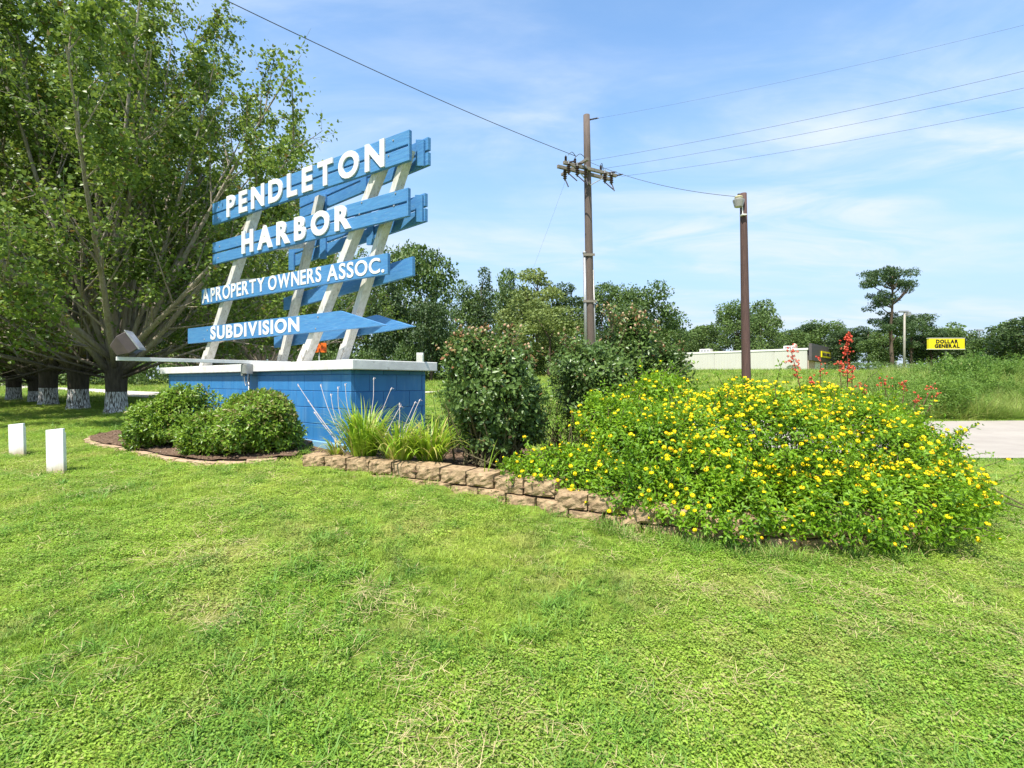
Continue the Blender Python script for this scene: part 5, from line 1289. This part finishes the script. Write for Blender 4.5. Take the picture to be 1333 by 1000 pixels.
for px, yt, wpx, d, lb in [(1232, 458, 46, 21, 'bright green weedy shrub under the yellow sign'), (1275, 452, 38, 20, 'bright green weedy shrub with tall top at right'), (1258, 464, 44, 20.5, 'bright green weedy shrub between two taller ones'), (1198, 470, 36, 23, 'bright green weedy shrub left of the yellow sign post'), (1315, 478, 30, 26, 'low green weedy shrub near the right edge')]:
    bgtree('palebush', px, yt, wpx, d, lb, 'weedy shrubs on the bank')

# far woods closing the horizon
def woods():
    r = np.random.default_rng(91); lf = MB(); me_src = None
    segs = [(-220, 95, -30, 90, 12), (-30, 90, 22, 100, 10), (40, 150, 130, 128, 16), (130, 128, 260, 110, 17)]
    P = []
    for x0, y0, x1, y1, h in segs:
        L = math.hypot(x1 - x0, y1 - y0); n = int(L / 4)
        for i in range(n):
            t = (i + r.random()) / n; cx, cy = x0 + (x1 - x0) * t, y0 + (y1 - y0) * t + r.uniform(-3, 6); gz = g1(cx, cy); hh = h * r.uniform(.6, 1.05)
            for q in range(5):
                s = r.uniform(1.6, 3.0); c = np.array([cx + r.normal(0, 2), cy + r.normal(0, 1.5), gz + hh * r.uniform(.1, .9)]); k = 170
                d = norm(r.normal(size=(k, 3))); P.append(c + d * s * r.uniform(.6, 1.05, (k, 1)))
    P = np.vstack(P); n = len(P); sz = r.uniform(.45, .95, n)
    leaves(lf, P, norm(r.normal(size=(n, 3))), norm(r.normal(0, .5, (n, 3)) + [0, -.3, .8]), sz, sz * .8, np.clip(r.normal(.4, .28, n), 0, 1), np.zeros(n), .15)
    tag(lf.build('distant_woods', M['leaf_oak']), 'distant dark green woods closing the horizon behind the nearer trees', 'woods', kind='stuff')
woods()

# ------------------------------------------------------------------ grass (nobody could count it): clumps spread by geometry nodes
def clump(name, seed, matl, n, h, spread, w, droop, up, seg=3, varp=.12):
    r = np.random.default_rng(seed); b = MB(); th = r.uniform(0, 2 * PI, n); rad = spread * np.sqrt(r.random(n))
    B = np.stack([rad * np.cos(th), rad * np.sin(th), np.full(n, -.008)], 1); ph = th + r.normal(0, 1.2, n)
    D = np.stack([np.cos(ph), np.sin(ph), up * r.uniform(.5, 2.2, n)], 1)
    blade_strip(b, r, B, D, h * r.uniform(.55, 1.2, n), w * r.uniform(.7, 1.3, n), droop * r.uniform(.3, 1.6, n), (r.random(n) < varp) * r.uniform(.3, 1, n), np.zeros(n), seg)
    return bpy.data.objects.new(name, b.mesh(name, M[matl]))
def leafclump(name, seed, matl, n, spread, L, z):
    r = np.random.default_rng(seed); b = MB(); th = r.uniform(0, 2 * PI, n); rad = spread * np.sqrt(r.random(n))
    P = np.stack([rad * np.cos(th), rad * np.sin(th), r.uniform(.2, 1, n) * z], 1); ph = r.uniform(0, 6.3, n); D = np.stack([np.cos(ph), np.sin(ph), r.uniform(-.2, .5, n)], 1)
    leaves(b, P, D, norm(r.normal(0, .35, (n, 3)) + [0, 0, 1]), L * r.uniform(.6, 1.2, n), L * .62 * r.uniform(.8, 1.1, n), (r.random(n) < .08) * r.uniform(.3, .9, n), None, .12)
    return bpy.data.objects.new(name, b.mesh(name, M[matl]))
def strawclump(name, seed, n, L):
    r = np.random.default_rng(seed); b = MB(); B = np.column_stack([r.normal(0, .03, (n, 2)), r.uniform(.008, .04, n)]); ph = r.uniform(0, 6.3, n)
    blade_strip(b, r, B, np.stack([np.cos(ph), np.sin(ph), r.uniform(-.05, .35, n)], 1), L * r.uniform(.5, 1.2, n), r.uniform(.001, .0019, n), r.uniform(.1, .7, n), np.zeros(n), np.zeros(n), 3)
    return bpy.data.objects.new(name, b.mesh(name, M['straw']))
def scatter(name, sources, X, Y, idx_, scl, label, dz=0.0, tilt=.12, kindlabel='grass'):
    src = bpy.data.collections.new(name + '_sources')
    for s_ in sources: src.objects.link(s_)
    n = len(X); Z = G(X, Y) + dz; me = bpy.data.meshes.new(name); me.vertices.add(n); me.vertices.foreach_set('co', np.stack([X, Y, Z], 1).astype(np.float32).ravel())
    r = np.random.default_rng(len(name) * 7 + n)
    def attr(nm, typ, data, key): a = me.attributes.new(nm, typ, 'POINT'); a.data.foreach_set(key, data)
    attr('pick', 'INT', idx_.astype(np.int32), 'value')
    attr('turn', 'FLOAT_VECTOR', np.stack([r.normal(0, tilt, n), r.normal(0, tilt, n), r.uniform(0, 6.28, n)], 1).astype(np.float32).ravel(), 'vector')
    attr('size', 'FLOAT', scl.astype(np.float32), 'value')
    ob = bpy.data.objects.new(name, me); C.objects.link(ob)
    ng = bpy.data.node_groups.new(name, 'GeometryNodeTree')
    ng.interface.new_socket('Geometry', in_out='INPUT', socket_type='NodeSocketGeometry'); ng.interface.new_socket('Geometry', in_out='OUTPUT', socket_type='NodeSocketGeometry')
    gi = ng.nodes.new('NodeGroupInput'); go = ng.nodes.new('NodeGroupOutput'); ip = ng.nodes.new('GeometryNodeInstanceOnPoints'); ci = ng.nodes.new('GeometryNodeCollectionInfo')
    ci.inputs['Collection'].default_value = src; ci.inputs['Separate Children'].default_value = True; ci.inputs['Reset Children'].default_value = True
    def na(nm, typ):
        q = ng.nodes.new('GeometryNodeInputNamedAttribute'); q.data_type = typ; q.inputs['Name'].default_value = nm; return [o for o in q.outputs if o.enabled and o.name == 'Attribute'][0]
    ip.inputs['Pick Instance'].default_value = True
    ng.links.new(gi.outputs[0], ip.inputs['Points']); ng.links.new(ci.outputs[0], ip.inputs['Instance'])
    ng.links.new(na('pick', 'INT'), ip.inputs['Instance Index']); ng.links.new(na('turn', 'FLOAT_VECTOR'), ip.inputs['Rotation']); ng.links.new(na('size', 'FLOAT'), ip.inputs['Scale'])
    ng.links.new(ip.outputs[0], go.inputs[0])
    md = ob.modifiers.new('scatter', 'NODES'); md.node_group = ng
    return tag(ob, label, kindlabel, kind='stuff')

def wnoise(x, y, scale, seed):
    r = np.random.default_rng(seed); o = np.zeros(len(x))
    for a in range(7):
        kx, ky = r.normal(0, scale, 2); o += np.sin(x * kx + y * ky + r.uniform(0, 6.3)) 
    return o / 7 ** .5
def lawn_points(n, y0, y1, power, seed, side=1.32):
    r = np.random.default_rng(seed); u = r.random(n)
    e = 2 - power; Y = (y0 ** e + u * (y1 ** e - y0 ** e)) ** (1 / e)              # density falls with distance
    X = r.uniform(-1, 1, n) * (Y * side + .9)
    base_poly = [tuple(bp(-.02, -.02)[:2]), tuple(bp(CAPL, -.02)[:2]), tuple(bp(CAPL, CAPW)[:2]), tuple(bp(-.02, CAPW)[:2])]
    k = ~(in_poly(X, Y, BED_R) | in_poly(X, Y, BED_L) | in_poly(X, Y, base_poly))
    rl = [tuple(p) for p in smooth_line(ROAD_R[0], 30)] + [tuple(p) for p in smooth_line(ROAD_R[1], 30)[::-1]]
    gl = [tuple(p) for p in smooth_line(ROAD_L[0], 40)] + [tuple(p) for p in smooth_line(ROAD_L[1], 40)[::-1]]
    k &= ~(in_poly(X, Y, rl) | in_poly(X, Y, gl))
    X, Y = X[k], Y[k]
    # worn strip in front of the stones
    dmin = np.min(np.hypot(X[:, None] - wc[::12, 0], Y[:, None] - wc[::12, 1]), 1); dm2 = np.min(np.hypot(X[:, None] - ec[::12, 0], Y[:, None] - ec[::12, 1]), 1)
    k = (np.minimum(dmin, dm2) > .05) & ((np.minimum(dmin, dm2) > .14) | (r.random(len(X)) < .22))
    return X[k], Y[k]
srcs = [clump('grass_clump', 1, 'blade', 22, .050, .045, .0028, 1.6, .8), clump('grass_clump', 2, 'blade', 22, .060, .05, .0028, 1.9, .7), clump('grass_clump', 3, 'blade', 26, .042, .05, .0026, 1.4, .6, varp=.3),
        leafclump('clover_clump', 4, 'clover', 30, .055, .014, .026), leafclump('clover_clump', 5, 'clover', 34, .06, .012, .022), leafclump('clover_clump', 6, 'clover', 26, .05, .017, .030),
        clump('grass_tuft', 7, 'tuft', 18, .085, .03, .0050, 1.8, .7, 4, .04), clump('grass_tuft', 8, 'tuft', 14, .11, .03, .0050, 1.7, .7, 4, .05),
        strawclump('straw_wisp', 9, 7, .11), strawclump('straw_wisp', 10, 9, .08)]
X, Y = lawn_points(108000, 1.15, 17, 1.35, 5)
r = np.random.default_rng(77); n = len(X)
cl = wnoise(X, Y, 2.2, 1) + .7 * wnoise(X, Y, 6, 2) + .55 * np.exp(-((X - .2) / 1.3) ** 2 - ((Y - 2.6) / 1.1) ** 2) - .5 * (Y > 4.5)
tu = wnoise(X, Y, 2.6, 3) + .6 * wnoise(X, Y, 8, 4) + .6 * (Y < 1.9) + .3 * (X > .8) * (Y < 2.2)
st_ = wnoise(X, Y, 3, 5) + .8 * wnoise(X, Y, 9, 6) + .7 * (X > .6) * (Y < 3.6)
ix = r.integers(0, 3, n); ix = np.where(r.random(n) < 1 / (1 + np.exp(-(cl - .45) * 3.2)), r.integers(3, 6, n), ix)
ix = np.where((tu > .7) & (r.random(n) < .30), r.integers(6, 8, n), ix); ix = np.where((st_ > .8) & (r.random(n) < .13), r.integers(8, 10, n), ix)
ix = np.where(r.random(n) < .02, r.integers(8, 10, n), ix); ix = np.where(r.random(n) < .008, 6, ix)
sc1 = r.uniform(.7, 1.25, n) * np.clip(.85 + .05 * (Y - 2), .8, 1.5)
scatter('lawn_grass', srcs, X, Y, ix, sc1, 'mown lawn grass with clover patches and dry wisps in the foreground')
# thin grass in the shade and along the far lawn
srcf = [clump('field_grass', 21, 'blade', 26, .12, .16, .012, 1.2, 1.0), clump('field_grass', 22, 'blade', 26, .15, .18, .012, 1.2, 1.1)]
X, Y = lawn_points(26000, 15, 62, 1.5, 9, 1.15); r = np.random.default_rng(5); scatter('field_grass', srcf, X, Y, r.integers(0, 2, len(X)), r.uniform(.8, 1.5, len(X)) * np.clip(Y / 25, .8, 2.2), 'grass of the field rising towards the store and the trees')
# grass and weeds grown tall on the bank across the road
M['weedblade'] = grass_mat('bank_grass_blades', 1.15, (.30, .40, .10), .5)
def weed(name, seed, h):
    r_ = np.random.default_rng(seed); b = MB(); q = []
    for i in range(6):
        bx = r_.normal(0, .10, 2); tx = bx + r_.normal(0, .08, 2); hh = h * r_.uniform(.6, 1.05); pts = smooth_line([(*bx, 0), (*(bx + tx) / 2, hh * .55), (*tx, hh)], 10); q.append(pts[2:])
    q = np.vstack(q); shoots(b, r_, q, norm(r_.normal(size=q.shape) + [0, 0, .2]), 5, .10, .085, .024, .4, None)
    return bpy.data.objects.new(name, b.mesh(name, M['leaf_weed']))
wsrc = [clump('tall_grass', 31, 'weedblade', 34, .62, .13, .010, 1.1, 1.5, 5, .12), clump('tall_grass', 32, 'weedblade', 30, .78, .13, .010, 1.3, 1.3, 5, .2), clump('tall_grass', 33, 'weedblade', 30, .50, .15, .011, 1.4, 1.2, 5, .1), weed('weed_clump', 34, .85), weed('weed_clump', 35, 1.05)]
r = np.random.default_rng(15); n = 15000
Y = 14.6 + 13 * r.random(n) ** 1.4; X = r.uniform(7.5, 40, n); k = (X / Y > .60 - .004 * (Y - 15)) & (X < Y * 1.5 + 4); X, Y = X[k], Y[k]
wn_ = wnoise(X, Y, .7, 8) + .5 * wnoise(X, Y, 2.2, 9); fade = np.clip((X / Y - .60) / .16, .25, 1)
ix = r.integers(0, 3, len(X)); ix = np.where((wn_ > .45) & (r.random(len(X)) < .5), r.integers(3, 5, len(X)), ix)
scatter('bank_weeds', wsrc, X, Y, ix, r.uniform(.65, 1.15, len(X)) * fade * np.clip(1 + .28 * wnoise(X, Y, .9, 12), .5, 1.5), 'tall grass and weeds grown over the bank across the road', tilt=.2)
# grass tufts rooting in the shade under the lantana edge and along the stones
X = r.uniform(.6, 4.4, 420); cy_ = np.interp(X, WALL_CURVE[:, 0], WALL_CURVE[:, 1]); Y = cy_ - r.uniform(.03, .26, 420)
scatter('edge_grass', [clump('grass_tuft', 41, 'tuft', 12, .10, .03, .004, 1.4, 1.2, 4, .25), clump('grass_tuft', 42, 'tuft', 10, .08, .03, .004, 1.6, 1.0, 4, .4)], X, Y, r.integers(0, 2, 420), r.uniform(.7, 1.3, 420), 'loose grass rooting in the shade under the lantana edge')
# bark chips lying on the mulch
def chips():
    r_ = np.random.default_rng(19); b = MB(); Pp = []
    while len(Pp) < 2600:
        x, y = r_.uniform(-2.2, 1.2), r_.uniform(3.9, 6.4)
        if in_poly(np.array([x]), np.array([y]), BED_R)[0]: Pp.append((x, y, float(bedz(x)) + r_.uniform(0, .012)))
    while len(Pp) < 4200:
        x, y = r_.uniform(-6, -2.2), r_.uniform(5.3, 8)
        if in_poly(np.array([x]), np.array([y]), BED_L)[0]: Pp.append((x, y, g1(x, y) + .035 + r_.uniform(0, .01)))
    Pp = np.array(Pp); n_ = len(Pp); D = norm(np.column_stack([r_.normal(size=(n_, 2)), r_.normal(0, .25, n_)]))
    leaves(b, Pp, D, norm(r_.normal(0, .4, (n_, 3)) + [0, 0, 1]), r_.uniform(.015, .05, n_), r_.uniform(.006, .018, n_), np.zeros(n_), None, .1)
    tag(b.build('bark_chips', mat('bark_chip', (.26, .17, .11), (.10, .065, .045), 60, .9, .2, coord='World', c3=(.42, .33, .24), s3=130, lo3=.55, hi3=.65)), 'loose bark chips scattered over the mulch beds', 'bark chips', kind='stuff')
chips()
